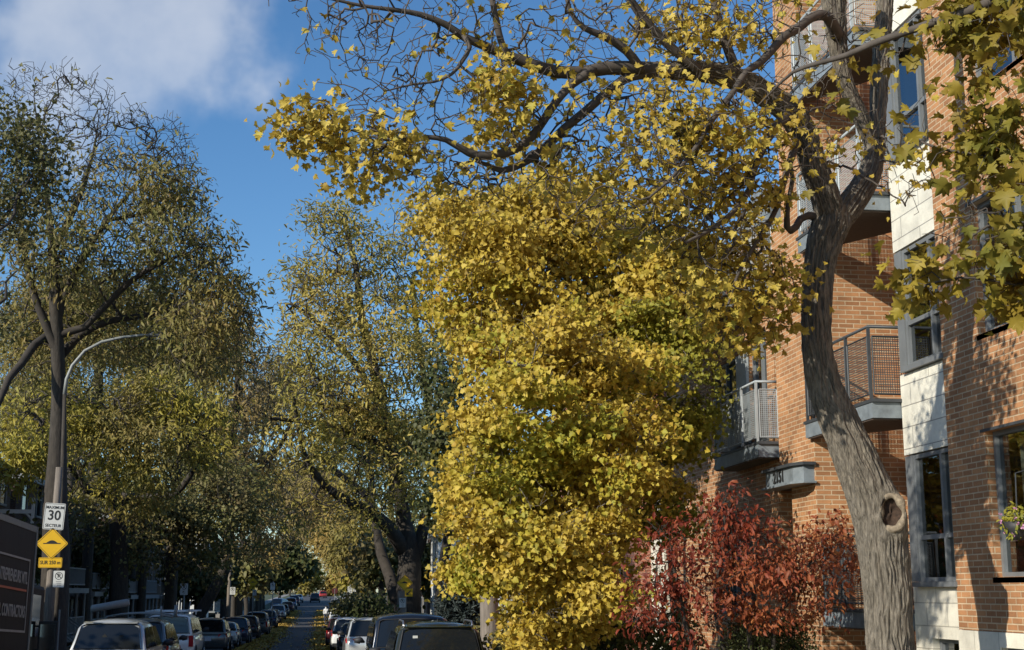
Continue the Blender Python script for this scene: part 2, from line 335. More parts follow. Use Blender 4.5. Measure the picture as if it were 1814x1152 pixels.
def sprays(poly,Y,dY,n,r0,r1,nt,lf,seed):
    g=np.random.default_rng(seed);xs=[p[0] for p in poly];ys=[p[1] for p in poly];o=[]
    while len(o)<n:
        x,y=g.uniform(min(xs),max(xs)),g.uniform(min(ys),max(ys))
        if inpoly(x,y,poly):
            r=g.uniform(r0,r1);o.append((x,y,r,r*g.uniform(.35,.7),Y+g.uniform(-1,1)*dY,r*Y/f*1.2,max(3,int(nt*(r/r1)**2)),lf*g.uniform(.25,1.7)))
    return o
def blobs(bl,g):
    """bl rows: px,py,rx,ry,Y,rdepth,n,leafy  -> targets, leafy flags, centres"""
    T=[];Lf=[];C=[];
    for px,py,rx,ry,Y,rd,n,lf in bl:
        c=at(px,py,Y=Y);k=np.linalg.norm(c-np.array((0,0,H)))/f
        d=g.normal(0,1,(n,3));d/=np.linalg.norm(d,axis=1)[:,None];d*=g.uniform(.2,1,(n,1))**.5*g.uniform(.82,1.2,(n,1))
        T.append(c+d*np.array((rx*k,rd,ry*k)));Lf+=[lf]*n;C.append(np.tile(c,(n,1)))
    return np.vstack(T),np.array(Lf,float),np.vstack(C)
def tree(name,limbs,bl,label,cat,leafm,tmp,lsize,bark,seed=1,step=.3,rtip=.006,spread=.16,group=None,wig=.12,bias=.35,droop=.6,up=.5,crown='crown',rnd=.7,growup=0.,hero=False,lfk=1.,vs=.7,svar=.35,gaps=False,clf=1.,twigm=None):
    g=np.random.default_rng(seed);T,Lf,C=blobs(bl,g)
    lb=[]
    for l in limbs:
        rows=[]
        for q in l:
            if len(q)==4:
                p=at(q[0],q[1],Y=q[2]);rows.append((*p,q[3]*np.linalg.norm(p-np.array((0,0,H)))/f))
            else: rows.append(q[1:])
        lb.append(rows)
    P,par,r,kid,isl,n0=grow(lb,T,step,rtip,2.3,wig,bias,seed,up=growup)
    base=P[0].copy();root=thing(name,tuple(base),label,cat,group)
    V,Fs,V2,F2=tubes(P,par,r,kid,isl)
    if V2 and not hero: npmesh('trunk',np.vstack(V2)-base,np.vstack(F2),bark,root,True)
    if V: npmesh('branches',np.vstack(V)-base,np.vstack(Fs),twigm or bark,root,True)
    # leaves around targets
    cl=np.sin(T@np.array((1.9,1.1,2.3))*clf+seed)+np.sin(T@np.array((-1.3,2.2,1.7))*clf*1.3)+np.sin(T@np.array((.6,-1.9,2.9))*clf*.8);hv=np.clip(.88+.72*cl,.0,2.6)*g.gamma(3,1/3.,len(Lf)) if gaps else 1.
    cnt=np.floor(Lf*lfk*hv+g.uniform(0,1,len(Lf))).astype(int);idx=np.repeat(np.arange(len(T)),cnt)
    if len(idx):
        off=g.normal(0,spread,(len(idx),3));off[:,2]*=vs;off[:,2]-=(.35*np.hypot(off[:,0],off[:,1]) if vs<.6 else 0)
        pos=T[idx]+off;o=(T-C)[idx];o/=np.linalg.norm(o,axis=1)[:,None]+1e-9
        leaves(crown,pos-base,lsize,tmp,leafm,root,o,droop,up,rnd,seed,svar)
    return root,base
# ------------------------------------------------------------------ ground
KY=[-60,20,30,55,84,120,170,230,275,420,1500];KZ=[0,0,-.05,-.5,-1.02,-1.3,-.9,-.2,.35,1.2,1.2]
def zg(Y): return float(sum(np.interp(Y+d,KY,KZ) for d in (-8,-4,0,4,8))/5)
YS=sorted(set([-60,0]+list(range(10,300,6))+[300,360,420,700,1500]))
def strip(name,x0,x1,dz,m,thick=None,ys=YS,bumpy=0):
    b=MB();xs=np.linspace(x0,x1,2)
    for a,c in zip(ys[:-1],ys[1:]):
        za,zc=zg(a)+dz,zg(c)+dz
        b.quad((x0,a,za),(x1,a,za),(x1,c,zc),(x0,c,zc))
        if thick:
            b.quad((x0,a,za-thick),(x0,a,za),(x0,c,zc),(x0,c,zc-thick));b.quad((x1,a,za),(x1,a,za-thick),(x1,c,zc-thick),(x1,c,zc))
    return tag(b.build(name,m),kind='structure')
strip('ground',-700,700,-.02,MT['grass'])
strip('road',-7.6,3.5,.0,MT['asphalt'])
for nm,x0,x1 in (('kerb',-7.75,-7.6),('kerb',3.5,3.65)): strip(nm,x0,x1,.13,MT['concrete'],.16)
strip('pavement',-11,-9.4,.12,MT['concrete'],.15);strip('pavement',4.6,5.7,.12,MT['concrete'],.15)
strip('verge',-9.4,-7.75,.10,MT['grass'],.1);strip('verge',3.65,4.6,.10,MT['grass'],.1);strip('verge',5.7,30,.10,MT['grass'],.1)
# leaf litter along the kerbs
def litter():
    g=np.random.default_rng(3);n=60000
    Y=15+g.uniform(0,1,n)**1.1*190;side=g.uniform(0,1,n)
    X=np.where(side<.6,1.3-np.abs(g.normal(0,1,n))*.75,-4.6+np.abs(g.normal(0,1,n))*.7)
    X=np.where(side>.9,g.uniform(3.7,7,n),X)
    Z=np.array([zg(y) for y in np.linspace(0,260,521)]);Z=np.interp(Y,np.linspace(0,260,521),Z)+np.where(X>3.6,.13,.012)
    pos=np.stack([X,Y,Z+.01],1)
    o=leaves('fallen_leaves',pos,.15,'maples',LM['litter'],None,None,0,3,.25,5)
    tag(o,kind='stuff')
litter()
# ------------------------------------------------------------------ brick apartment building
BB=(8.0,16.0,0.0)
B=thing('apartment_building',BB,'orange brick apartment building with grey balconies, tall windows and a 2151 canopy','apartment building')
def part(o): o.location=(-BB[0],-BB[1],-BB[2]);return o
def wallX(X,y0,y1,z0,z1,ops,m,depth=.12,name='wall',parent=B,sgn=1):
    """street-facing wall (plane x=X) with rectangular openings and their reveals"""
    b=MB();ys=sorted({y0,y1,*[v for o in ops for v in o[:2]]});zs=sorted({z0,z1,*[v for o in ops for v in o[2:]]})
    for a,c in zip(ys[:-1],ys[1:]):
        for d,e in zip(zs[:-1],zs[1:]):
            my,mz=(a+c)/2,(d+e)/2
            if any(o[0]<my<o[1] and o[2]<mz<o[3] for o in ops): continue
            b.quad((X,c,d),(X,a,d),(X,a,e),(X,c,e))
    D=X+depth*sgn
    for a,c,d,e in ops:
        b.quad((X,c,d),(X,c,e),(D,c,e),(D,c,d));b.quad((X,a,e),(X,a,d),(D,a,d),(D,a,e));b.quad((X,a,e),(D,a,e),(D,c,e),(X,c,e));b.quad((X,a,d),(X,c,d),(D,c,d),(D,a,d))
    return part(b.build(name,m,parent))
def windowX(X,y0,y1,z0,z1,vs=(),tr=None,root=B,fr='frame',strip_=None,curt=None,sgn=1,room=.6,fw=.055,prt=part,glass='glass',plain=False):
    """window in a street-facing wall: frame > panes, sill, curtain"""
    b=MB();x0,x1=(X,X+.09) if sgn>0 else (X-.09,X)
    e=0.
    b.box(x0,x1,y0,y0+fw,z0,z1);b.box(x0,x1,y1-fw,y1,z0,z1);b.box(x0,x1,y0+fw,y1-fw,z0,z0+fw);b.box(x0,x1,y0+fw,y1-fw,z1-fw,z1)
    cuts=[y0+fw]+[v for q in sorted(vs) for v in (q-fw/2,q+fw/2)]+[y1-fw]
    for q in vs: b.box(x0-.004*sgn if sgn>0 else x0,x1+(0 if sgn>0 else .004),q-fw/2,q+fw/2,z0+fw,z1-fw)
    if tr:
        for i in range(0,len(cuts),2): b.box(x0+.006,x1-.006,cuts[i],cuts[i+1],tr-fw*.55,tr+fw*.55)
    w=prt(b.build('window',MT[fr],root))
    gx=X+.05*sgn
    g=MB();zz=[z0+fw,z1-fw] if not tr else [z0+fw,tr-fw*.55,tr+fw*.55,z1-fw]
    for i in range(0,len(cuts),2):
        for k in range(0,len(zz),2): g.quad((gx,cuts[i+1],zz[k]),(gx,cuts[i],zz[k]),(gx,cuts[i],zz[k+1]),(gx,cuts[i+1],zz[k+1]))
    g.build('pane',MT[glass],w)
    if plain: return w
    s=MB();s.box(X-.10 if sgn>0 else X,X if sgn>0 else X+.1,y0-.05,y1+.05,z0-.07,z0-.004);s.build('sill',MT[fr],w)
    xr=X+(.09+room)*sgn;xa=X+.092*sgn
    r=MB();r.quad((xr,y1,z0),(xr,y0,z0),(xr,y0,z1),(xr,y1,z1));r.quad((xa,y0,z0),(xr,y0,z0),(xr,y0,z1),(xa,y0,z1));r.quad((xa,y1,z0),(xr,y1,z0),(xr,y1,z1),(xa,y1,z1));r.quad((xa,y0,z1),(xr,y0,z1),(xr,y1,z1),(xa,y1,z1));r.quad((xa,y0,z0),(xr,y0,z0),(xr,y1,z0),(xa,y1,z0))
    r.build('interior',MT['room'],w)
    if curt:
        c=MB()
        for a,d in curt:
            n=max(6,int((d-a)/.04));pts=[(X+(.3+.03*math.sin(i*1.9))*sgn,a+(d-a)*i/n) for i in range(n+1)]
            for (xa_,ya),(xb,yb) in zip(pts[:-1],pts[1:]): c.quad((xa_,ya,z0+.02),(xb,yb,z0+.02),(xb,yb,z1-.05),(xa_,ya,z1-.05))
        c.build('curtain',MT['curtain'],w)
    return w
# nearest volume: brick wall, x=8, windows C on three floors; bay B with pale panels
C_op=[(12.6,15.6,2.42,4.17),(12.6,15.6,5.38,7.05),(12.6,15.4,8.45,10.1)]
wallX(8,7,16.62,1.78,14.2,C_op,MT['brick'])
for (a,c,d,e),t in zip(C_op,(3.13,6.05,9.1)):
    windowX(8.10,a,c,d,e,(a+1.0,c-.95,),t,curt=[(c-.62,c-.12)] if d<3 else [(a+1.1,a+1.6)])
for a,c,d,e in C_op: part(MB().box(7.985,7.9985,a-.1,c+.1,e+.0,e+.035).build('lintel',MT['dmetal'],B))
# stone base
wallX(7.985,7,16.62,0,1.775,[(12.8,15.55,.7,1.60)],MT['stone'])
windowX(8.085,12.8,15.55,.7,1.60,(14.2,),None)
wallX(8.06,16.62,18.06,0,2.31,[(16.75,17.55,.7,1.64)],MT['stone'],name='wall')
windowX(8.16,16.75,17.55,.7,1.64,(),None)
bay=[(2.38,4.10),(5.33,7.02),(8.40,10.25),(11.6,13.3)]
pz=[(4.12,5.25),(7.04,8.32),(10.27,11.5),(13.3,14.2)]
for d,e in pz: part(MB().box(8.045,8.3,16.62,18.07,d,e).build('pale_panel',MT['panel'],B))
for i,(d,e) in enumerate(bay):
    part(MB().box(8.05,8.25,17.83,18.06,d,e).build('side_panel',MT['frame'],B))
    windowX(8.07,16.64,17.83,d,e,(17.0,),(2.97,5.95,8.95,12.2)[i],curt=[(17.1,17.65)] if i==0 else [(16.7,16.9)])
# body of the near volume: far end wall, back, roof
vol=MB();vol.quad((8.3,18.06,0),(12,18.06,0),(12,18.06,14.2),(8.3,18.06,14.2));vol.quad((8.0,7,14.2),(8.0,18.06,14.2),(20,18.06,14.2),(20,7,14.2));vol.quad((8,7,0),(20,7,0),(20,7,14.2),(8,7,14.2));vol.quad((20,7,0),(20,45,0),(20,45,14.2),(20,7,14.2))
part(vol.build('wall',MT['brick2'],B))
rf=MB().box(7.86,8.3,6.9,18.2,14.0,14.35);part(rf.build('parapet',MT['fascia'],B))
# recess between volumes: back wall with doors, side reveals
rc=MB();rc.quad((9.3,20.67,0),(9.3,18.06,0),(9.3,18.06,14.2),(9.3,20.67,14.2));part(rc.build('wall',MT['brick2'],B))
for z in (1.95,4.95,8.0,11.0):
    windowX(9.2,18.4,20.3,z,z+2.1,(19.3,),None,room=.2)
# tower wall facing the camera
def blk(x0,x1,y0,y1,z0,z1,m='brick',name='wall'): return part(MB().box(x0,x1,y0,y1,z0,z1).build(name,MT[m],B))
blk(7.7,9.29,20.67,21.8,.95,14.2);blk(7.685,9.28,20.655,21.8,0,.95,'stone')
blk(7.7,12,21.8,22.35,4.3,8.5);                                 # pillar over the entrance
blk(7.75,12,22.6,23.0,.95,8.3);blk(7.74,12,22.59,23.0,0,.95,'stone')
blk(8.8,12,21.8,22.59,0,8.3,'brick2')
# entrance canopy with the house number
cp=[(7.7,20.70),(7.52,20.70),(7.43,20.95),(7.43,22.3),(7.7,22.3)]
cn=part(MB().prism(cp,3.97,4.22).build('canopy',MT['fascia'],B))
lip=[(7.7,20.62),(7.49,20.62),(7.37,20.92),(7.37,22.38),(7.7,22.38)]
MB().prism(lip,4.222,4.27).build('canopy_cap',MT['dmetal'],cn);MB().prism(lip,3.935,3.968).build('canopy_edge',MT['fascia'],cn)
MB().box(7.7,8.79,21.8,22.59,3.95,4.29).build('canopy_soffit',MT['soffit'],cn)
text('2151','number',.27,MT['signk'],cn,(7.42,21.62,4.095),(R(90),0,R(-90)),.008)
# volume F beyond: facade x=7.8
F_op=[(24.25,26.6,4.95,6.62),(23.2,25.4,7.75,8.3)]
wallX(7.8,23.0,30.4,.95,8.75,[(24.25,26.6,5.0,6.7),(23.05,24.2,4.95,6.95),(24.6,26.6,1.9,3.7)],MT['brick'])
wallX(7.79,23.0,30.4,0,.948,[],MT['stone'])
windowX(7.83,24.25,26.6,5.0,6.7,(24.85,25.7,),5.6,curt=[(25.8,26.3)]);windowX(7.88,23.05,24.2,4.95,6.95,(23.65,),None);windowX(7.88,24.6,26.6,1.9,3.7,(25.6,),None,curt=[(24.7,25.5),(25.7,26.5)])
part(MB().box(7.745,7.798,24.18,24.8,4.95,6.66).build('side_panel',MT['rail'],B))
part(MB().box(7.7,8.0,22.4,24.2,8.76,9.3).build('parapet',MT['fascia'],B))
blk(7.78,12,30.4,30.9,4.9,9.0,'brick2');blk(7.5,12,32.2,33,0,10.6,'brick2');wallX(7.5,33,44,0,10.2,[(34,36,2,3.8),(34,36,5,6.8),(34,36,8,9.6),(38,40,2,3.8),(38,40,5,6.8),(38,40,8,9.6)],MT['brick2'])
for z in (2,5,8):
    for y in (34,38): windowX(7.56,y,y+2,z,z+1.75 if z<8 else 9.58,(y+1,),None)
blk(7.8,12,30.9,32.2,0,4.6,'stone')
rr=MB();rr.quad((7.8,23,8.75),(7.8,30.4,8.75),(20,30.4,8.75),(20,23,8.75));rr.quad((7.5,30.4,10.25),(7.5,44,10.25),(20,44,10.25),(20,30.4,10.25));rr.quad((7.7,20.67,14.25),(7.7,21.8,14.25),(20,21.8,14.25),(20,20.67,14.25));part(rr.build('roof',MT['fascia'],B))
part(MB().box(7.86,8.0,23.05,23.9,8.76,9.6).build('dormer',MT['fascia'],B))
def mesh_panel(b,p0,p1,z0,z1,step=.034,w=.011):
    """woven metal panel between two ground points"""
    p0=np.array(p0);p1=np.array(p1);Lg=np.linalg.norm(p1-p0);d=(p1-p0)/Lg;nrm=np.array((-d[1],d[0]))
    n=int(Lg/step)
    for i in range(n+1):
        a=p0+d*(i*Lg/n-w/2);c=p0+d*(i*Lg/n+w/2)
        b.quad((*a,z0),(*c,z0),(*c,z1),(*a,z1))
    m=int((z1-z0)/step)
    for k in range(m+1):
        z=z0+(z1-z0)*k/m;o=nrm*.004
        b.quad((*(p0+o),z-w/2),(*(p1+o),z-w/2),(*(p1+o),z+w/2),(*(p0+o),z+w/2))
def balcony(poly,z,railH=1.05,th=.27,nseg=3,rm='rail',wx=None):
    """poly: wall-near, corner-near, corner-far, wall-far"""
    a,b_,c,d=[np.array(p,float) for p in poly]
    sl=part(MB().prism([tuple(p) for p in (a,b_,c,d)],z-th,z-.05).build('balcony',MT['fascia'],B))
    cen=(a+b_+c+d)/4;ex=[tuple(cen+(p-cen)*1.035) for p in (a,b_,c,d)]
    MB().prism(ex,z-.048,z).build('deck_edge',MT['dmetal'],sl)
    MB().prism([tuple(cen+(p-cen)*.96) for p in (a,b_,c,d)],z-th-.02,z-th-.002).build('soffit',MT['soffit'],sl)
    ins=[cen+(p-cen)*.95 for p in (a,b_,c,d)];ins[0]=a+(b_-a)*.0+(ins[1]-b_)*np.array((0,1));ins[3]=d+(ins[2]-c)*np.array((0,1))
    top=z+railH;r=MB();r.tube([(*p,top) for p in ins],.024,8);
    r2=MB();mp=MB()
    for (p,q,n) in ((ins[0],ins[1],1),(ins[1],ins[2],nseg),(ins[2],ins[3],1)):
        for i in range(n+1 if q is ins[3] else n):
            s=p+(q-p)*i/n;r2.box(s[0]-.02,s[0]+.02,s[1]-.02,s[1]+.02,z+.0,top-.01)
        u=(q-p)/np.linalg.norm(q-p)
        for i in range(n):
            e0=p+(q-p)*i/n+u*.05;e1=p+(q-p)*(i+1)/n-u*.05;zt=top-.14
            for zz in (z+.08,zt): r2.tube([(*e0,zz),(*e1,zz)],.014,4)
            r2.tube([(*e0,z+.08),(*e0,zt)],.014,4);r2.tube([(*e1,z+.08),(*e1,zt)],.014,4)
            mesh_panel(mp,e0,e1,z+.08,zt)
    r.v+=[];o=r.build('handrail',MT[rm],sl,True);r2.build('railing_frame',MT[rm],sl);mp.build('mesh_panel',MT[rm],sl)
    return sl
for z,k in ((4.92,'rail'),(7.96,'rail'),(10.5,'rail'),(2.0,'dmetal')):
    balcony([(9.2,18.09),(7.62,18.09),(7.6,20.75),(7.69,20.66)] if z>3 else [(9.2,18.09),(7.75,18.09),(7.7,20.6),(8,20.6)],z,rm='dmetal' if z<5 else 'rail')
balcony([(7.79,22.4),(7.36,22.42),(7.36,25.1),(7.79,25.1)],4.78)
balcony([(7.79,22.4),(7.36,22.42),(7.36,25.1),(7.79,25.1)],7.7)
balcony([(7.79,30.95),(7.3,30.95),(7.3,32.1),(7.79,32.1)],5.0,nseg=1,rm='dmetal')
balcony([(7.79,30.95),(7.3,30.95),(7.3,32.1),(7.79,32.1)],8.4,nseg=1)
# hanging flower basket on the near window
fb=thing('flower_basket',(7.75,14.5,3.02),'hanging basket of pink flowers at the right edge window','flower basket')
g=np.random.default_rng(5);d=g.normal(0,1,(420,3));d/=np.linalg.norm(d,axis=1)[:,None]
leaves('foliage',d*np.array((.17,.22,.2))*g.uniform(.4,1,(420,1)),.06,'oval',LM['green'],fb,d,.3,.5)
pm=mat('petal',(.50,.24,.38),.6,noise=.2)
for k in range(14): leaves('flower',np.repeat(d[k:k+1]*np.array((.19,.24,.22)),5,0),.03,'round',pm,fb,np.repeat(d[k:k+1],5,0),0,.5,1.2,k)
MB().tube([(0,0,-.2),(0,0,-.1),(0,0,0)],[.06,.13,.16],12).build('pot',MT['plastic'],fb,True);MB().tube([(0,0,.0),(.02,0,.55),(.2,0,.6)],.008,5).build('hanger',MT['dmetal'],fb)
# ------------------------------------------------------------------ houses
def house(loc,w,d,h,side,m,label,floors=3,porch=True,trim='grey',roofm='dmetal',op=1.0,trimcol=None):
    """row house: facade faces the street (side=+1: facade looks +x, -1: looks -x). w along y."""
    x,y,z=loc;r=thing('row_house',loc,label,'house','houses along the street')
    s=side;b=MB();X=0
    ops=[];fh=h/floors
    n=max(2,int(w/2.6))
    for fl in range(floors):
        for i in range(n):
            c=-w/2+(i+.5)*w/n;zz=fl*fh+.9
            if fl==0 and i==0: ops.append((c-.55,c+.55,.75,2.95,'d'))
            else: ops.append((c-.55,c+.55,zz+.3,zz+1.9,'w'))
    b.box(*sorted((X,X-s*d)),-w/2,w/2,-1.2,h);o=b.build('wall',m,r)
    for a,c,e,g_,k in ops:
        q=MB();
        q.box(*sorted((X+s*.003,X+s*.06)),a-.07,a,e,g_);q.box(*sorted((X+s*.003,X+s*.06)),c,c+.07,e,g_);q.box(*sorted((X+s*.003,X+s*.06)),a-.07,c+.07,g_,g_+.1);q.box(*sorted((X+s*.003,X+s*.09)),a-.1,c+.1,e-.09,e)
        if k=='w': q.box(*sorted((X+s*.003,X+s*.05)),a,c,(e+g_)/2-.03,(e+g_)/2+.03)
        fr=q.build('window' if k=='w' else 'door',MT[trim],r)
        MB().quad((X+s*.012,a,e),(X+s*.012,c,e),(X+s*.012,c,g_),(X+s*.012,a,g_)).build('pane' if k=='w' else 'door_leaf',MT['cglass'] if k=='w' else MT['door'],fr)
    MB().box(*sorted((X-s*d*1.0,X+s*.35)),-w/2+.003,w/2-.003,h+.003,h+.3).build('cornice',MT[trim] if trim!='white' else MT['white'],r)
    if porch:
        p=MB();p.box(*sorted((X+s*.1,X+s*1.8)),-w/2+.3,w/2-.3,.45,.65);dk=p.build('porch',MT[trim],r)
        p=MB();p.box(*sorted((X+s*.1,X+s*1.9)),-w/2+.2,w/2-.2,fh+.1,fh+.35);p.build('porch_roof',MT[trim],r)
        k=int(w/2.2)
        for i in range(k+1):
            yy=-w/2+.4+(w-.8)*i/k
            MB().tube([(X+s*1.7,yy,.65),(X+s*1.7,yy,.85),(X+s*1.7,yy,fh),(X+s*1.7,yy,fh+.1)],[.12,.085,.075,.12],10).build('column',MT[trim],r,True)
        q=MB();
        for zz in (.75,1.5,fh+.5,fh+1.3): q.box(*sorted((X+s*1.66,X+s*1.72)),-w/2+.45,w/2-.45,zz,zz+.06)
        for i in range(int(w/.16)):
            yy=-w/2+.5+i*.16
            if yy<w/2-.5:
                q.box(*sorted((X+s*1.67,X+s*1.71)),yy,yy+.03,.81,1.5);q.box(*sorted((X+s*1.67,X+s*1.71)),yy,yy+.03,fh+.56,fh+1.3)
        q.build('railing',MT[trim],r)
        st=MB()
        for i in range(4): st.box(*sorted((X+s*(1.9+.28*i),X+s*(2.18+.28*i))),-w/2+.5,-w/2+1.7,-.3,.5-.16*i)
        st.build('steps',MT['concrete'],r)
    return r
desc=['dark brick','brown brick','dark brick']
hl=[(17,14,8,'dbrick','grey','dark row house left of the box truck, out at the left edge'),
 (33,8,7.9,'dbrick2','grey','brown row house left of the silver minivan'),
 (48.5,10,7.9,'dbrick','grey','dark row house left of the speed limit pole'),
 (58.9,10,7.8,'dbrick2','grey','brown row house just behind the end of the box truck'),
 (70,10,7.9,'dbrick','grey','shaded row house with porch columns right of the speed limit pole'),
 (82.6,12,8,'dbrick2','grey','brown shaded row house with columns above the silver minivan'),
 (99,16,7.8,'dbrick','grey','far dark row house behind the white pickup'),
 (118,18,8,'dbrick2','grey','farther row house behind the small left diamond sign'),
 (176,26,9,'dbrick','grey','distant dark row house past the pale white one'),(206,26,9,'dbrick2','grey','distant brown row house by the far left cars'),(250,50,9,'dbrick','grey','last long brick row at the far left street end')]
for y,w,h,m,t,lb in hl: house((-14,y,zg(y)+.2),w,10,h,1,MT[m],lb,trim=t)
house((-12.2,150,zg(150)),9,9,9.5,1,MT['white'],'pale white house at the far left beyond the shaded row',porch=False,trim='grey')
house((6.38,79,-.9),5,6,6.2,-1,MT['white'],'white house half hidden behind the yellow maple and blue spruce',floors=2,porch=False,trim='white')
for y,w,m,lb in ((60,16,'dbrick2','brown brick house hidden behind the spruce on the right'),(104,24,'dbrick2','far brick house on the right behind the small yellow trees'),(140,30,'dbrick','farthest brick row on the right side of the street')):
    house((9.5,y,zg(y)),w,8,8.5,-1,MT[m],lb,porch=False)
# white gallery frame + stair on nearest left house
gz=zg(60)
wf=thing('gallery_frame',(-12.5,60,gz),'white painted porch frame rising above the brown truck','porch')
P_=lambda px,py,Y:tuple(at(px,py,Y=Y)-np.array((-12.5,60,gz)))
q=MB();p1=P_(60,882,60);q.box(p1[0]-.06,p1[0]+.06,p1[1]-.06,p1[1]+.06,0,p1[2]);q.box(p1[0]-2.2,p1[0]-.062,p1[1]-.06,p1[1]+.06,P_(60,905,60)[2]-.12,P_(60,905,60)[2]+.05)
q.build('post',MT['white'],wf);q=MB();q.tube([P_(60,925,60),P_(45,908,60)],.05,4);q.build('brace',MT['white'],wf)
fs=thing('front_stairs',(-11.9,66,gz),'grey outdoor staircase with pale railing beside the silver minivan','stairs')
q=MB();q2=MB()
for i in range(9): q.box(-1.2+.28*i,-.92+.28*i,0,1,1.6-.2*i-.05,1.6-.2*i)
for yy in (0,.97):
    q2.tube([(-1.2,yy,2.6),(1.3,yy,.9)],.035,6);q2.tube([(-1.2,yy,1.8),(1.3,yy,.1)],.035,6)
    for i in range(16): t=i/15;q2.box(-1.2+2.5*t-.014,-1.2+2.5*t+.014,yy-.014,yy+.014,1.8-1.7*t,2.6-1.7*t)
q.build('steps',MT['grey'],fs);q2.build('railing',MT['galv'],fs)
# ------------------------------------------------------------------ signs & poles
def sgn_plate(w,h,rad,m,parent,name='plate',th=.004,diamond=False):
    pts=[]
    for sx,sz,a0 in ((1,1,0),(-1,1,90),(-1,-1,180),(1,-1,270)):
        for k in range(4):
            a=R(a0+k*30);pts.append((sx*(w/2-rad)+rad*math.cos(a),sz*(h/2-rad)+rad*math.sin(a)))
    b=MB();n=len(pts)
    b.add([(x,0,z) for x,z in pts]+[(x,th,z) for x,z in pts],[tuple(range(n)),tuple(range(n,2*n))[::-1]]+[((i+1)%n,i,n+i,n+(i+1)%n) for i in range(n)])
    o=b.build(name,m,parent)
    if diamond:o.rotation_euler=(0,R(45),0)
    return o
def flat(poly,m,parent,name,y=-.002):
    n=len(poly);return MB().add([(x,y,z) for x,z in poly]+[(x,y+.0015,z) for x,z in poly],[tuple(range(n)),tuple(range(n,2*n))[::-1]]+[((i+1)%n,i,n+i,n+(i+1)%n) for i in range(n)]).build(name,m,parent)
def ring(w,h,t,m,parent,name,y=-.002,dia=False):
    b=MB()
    for x0,x1,z0,z1 in ((-w/2,w/2,h/2-t,h/2),(-w/2,w/2,-h/2,-h/2+t),(-w/2,-w/2+t,-h/2+t,h/2-t),(w/2-t,w/2,-h/2+t,h/2-t)): b.box(x0,x1,y,y+.0015,z0,z1)
    o=b.build(name,m,parent)
    if dia:o.rotation_euler=(0,R(45),0)
    return o
HUMP=[(-.36,-.02),(.36,-.02),(.36,.02),(.24,.02)]+[(.24-.48*i/12,.02+.115*math.sin(math.pi*i/12)**1.0) for i in range(1,12)]+[(-.24,.02),(-.36,.02)]
def diamond_sign(loc,size,label,group=None,rz=0):
    r=thing('speed_hump_sign',loc,label,'road sign',group,rz)
    sgn_plate(size,size,size*.06,MT['signy'],r,diamond=True);ring(size*.93,size*.93,size*.018,MT['signk'],r,'border',dia=True)
    k=size*1.05;flat([(x*k,z*k) for x,z in HUMP],MT['signk'],r,'hump_symbol')
    return r
def arrow_tab(loc,label,size=.3,rz=0):
    r=thing('arrow_sign',loc,label,'road sign','arrow tabs under the diamond signs',rz)
    sgn_plate(size,size,.02,MT['signy'],r);s=size
    flat([(-.32*s,-.32*s),(.05*s,-.28*s),(-.06*s,-.17*s),(.3*s,.2*s),(.2*s,.3*s),(-.17*s,-.06*s),(-.28*s,.05*s)],MT['signk'],r,'arrow_symbol')
def parking_sign(loc,label,w=.3,h=.45,lines=True,rz=0):
    r=thing('parking_sign',loc,label,'road sign','small white parking signs',rz);k=w/.3
    sgn_plate(w,h,.02,MT['signw'],r);b=MB();c=(0,.085*k);n=24
    for i in range(n):
        a,e=2*math.pi*i/n,2*math.pi*(i+1)/n;ro,ri=.105*k,.088*k
        b.quad((ro*math.cos(a),-.002,c[1]+ro*math.sin(a)),(ro*math.cos(e),-.002,c[1]+ro*math.sin(e)),(ri*math.cos(e),-.002,c[1]+ri*math.sin(e)),(ri*math.cos(a),-.002,c[1]+ri*math.sin(a)))
    b.quad((-.075*k,-.002,c[1]+.06*k),(-.06*k,-.002,c[1]+.075*k),(.075*k,-.002,c[1]-.06*k),(.06*k,-.002,c[1]-.075*k));b.build('symbol',MT['signk'],r)
    text('P','letter',.16*k,MT['signk'],r,(0,-.003,c[1]),(R(90),0,0),.0005)
    if lines:
        for i,z in enumerate((-.07,-.115,-.165)): ln=MB();ln.box(-.08+.02*i,.08,-.003,-.001,z*k-.009,z*k+.009);ln.build('print_line',MT['signg'],r)
    return r
def pole(name,X,Y,r0,r1,h,label,cat,m,lean=0,top=None,group=None):
    z=zg(Y)+.1;o=thing(name,(X,Y,z),label,cat,group)
    MB().tube([(0,0,0),(lean*.5,0,h*.5),(lean,0,h)],[r0,(r0+r1)/2,r1],16).build('shaft',m,o,True);return o
# lamp pole with speed signs (left)
YP=44.
bx=at(92,1000,Y=YP)[0];topz=at(97,828,Y=YP)[2]
pl=thing('utility_pole',(bx,YP,zg(YP)+.1),'weathered wooden pole carrying the 30 sign and yellow diamond','pole')
hh=topz-zg(YP)-.1;MB().tube([(0,0,0),(.0,0,hh*.5),(.03,0,hh)],[.17,.13,.10],18).build('shaft',MT['pole'],pl,True)
MB().tube([(.28,.2,0),(.28,.2,1.9)],.03,8).build('conduit',MT['galv'],pl)
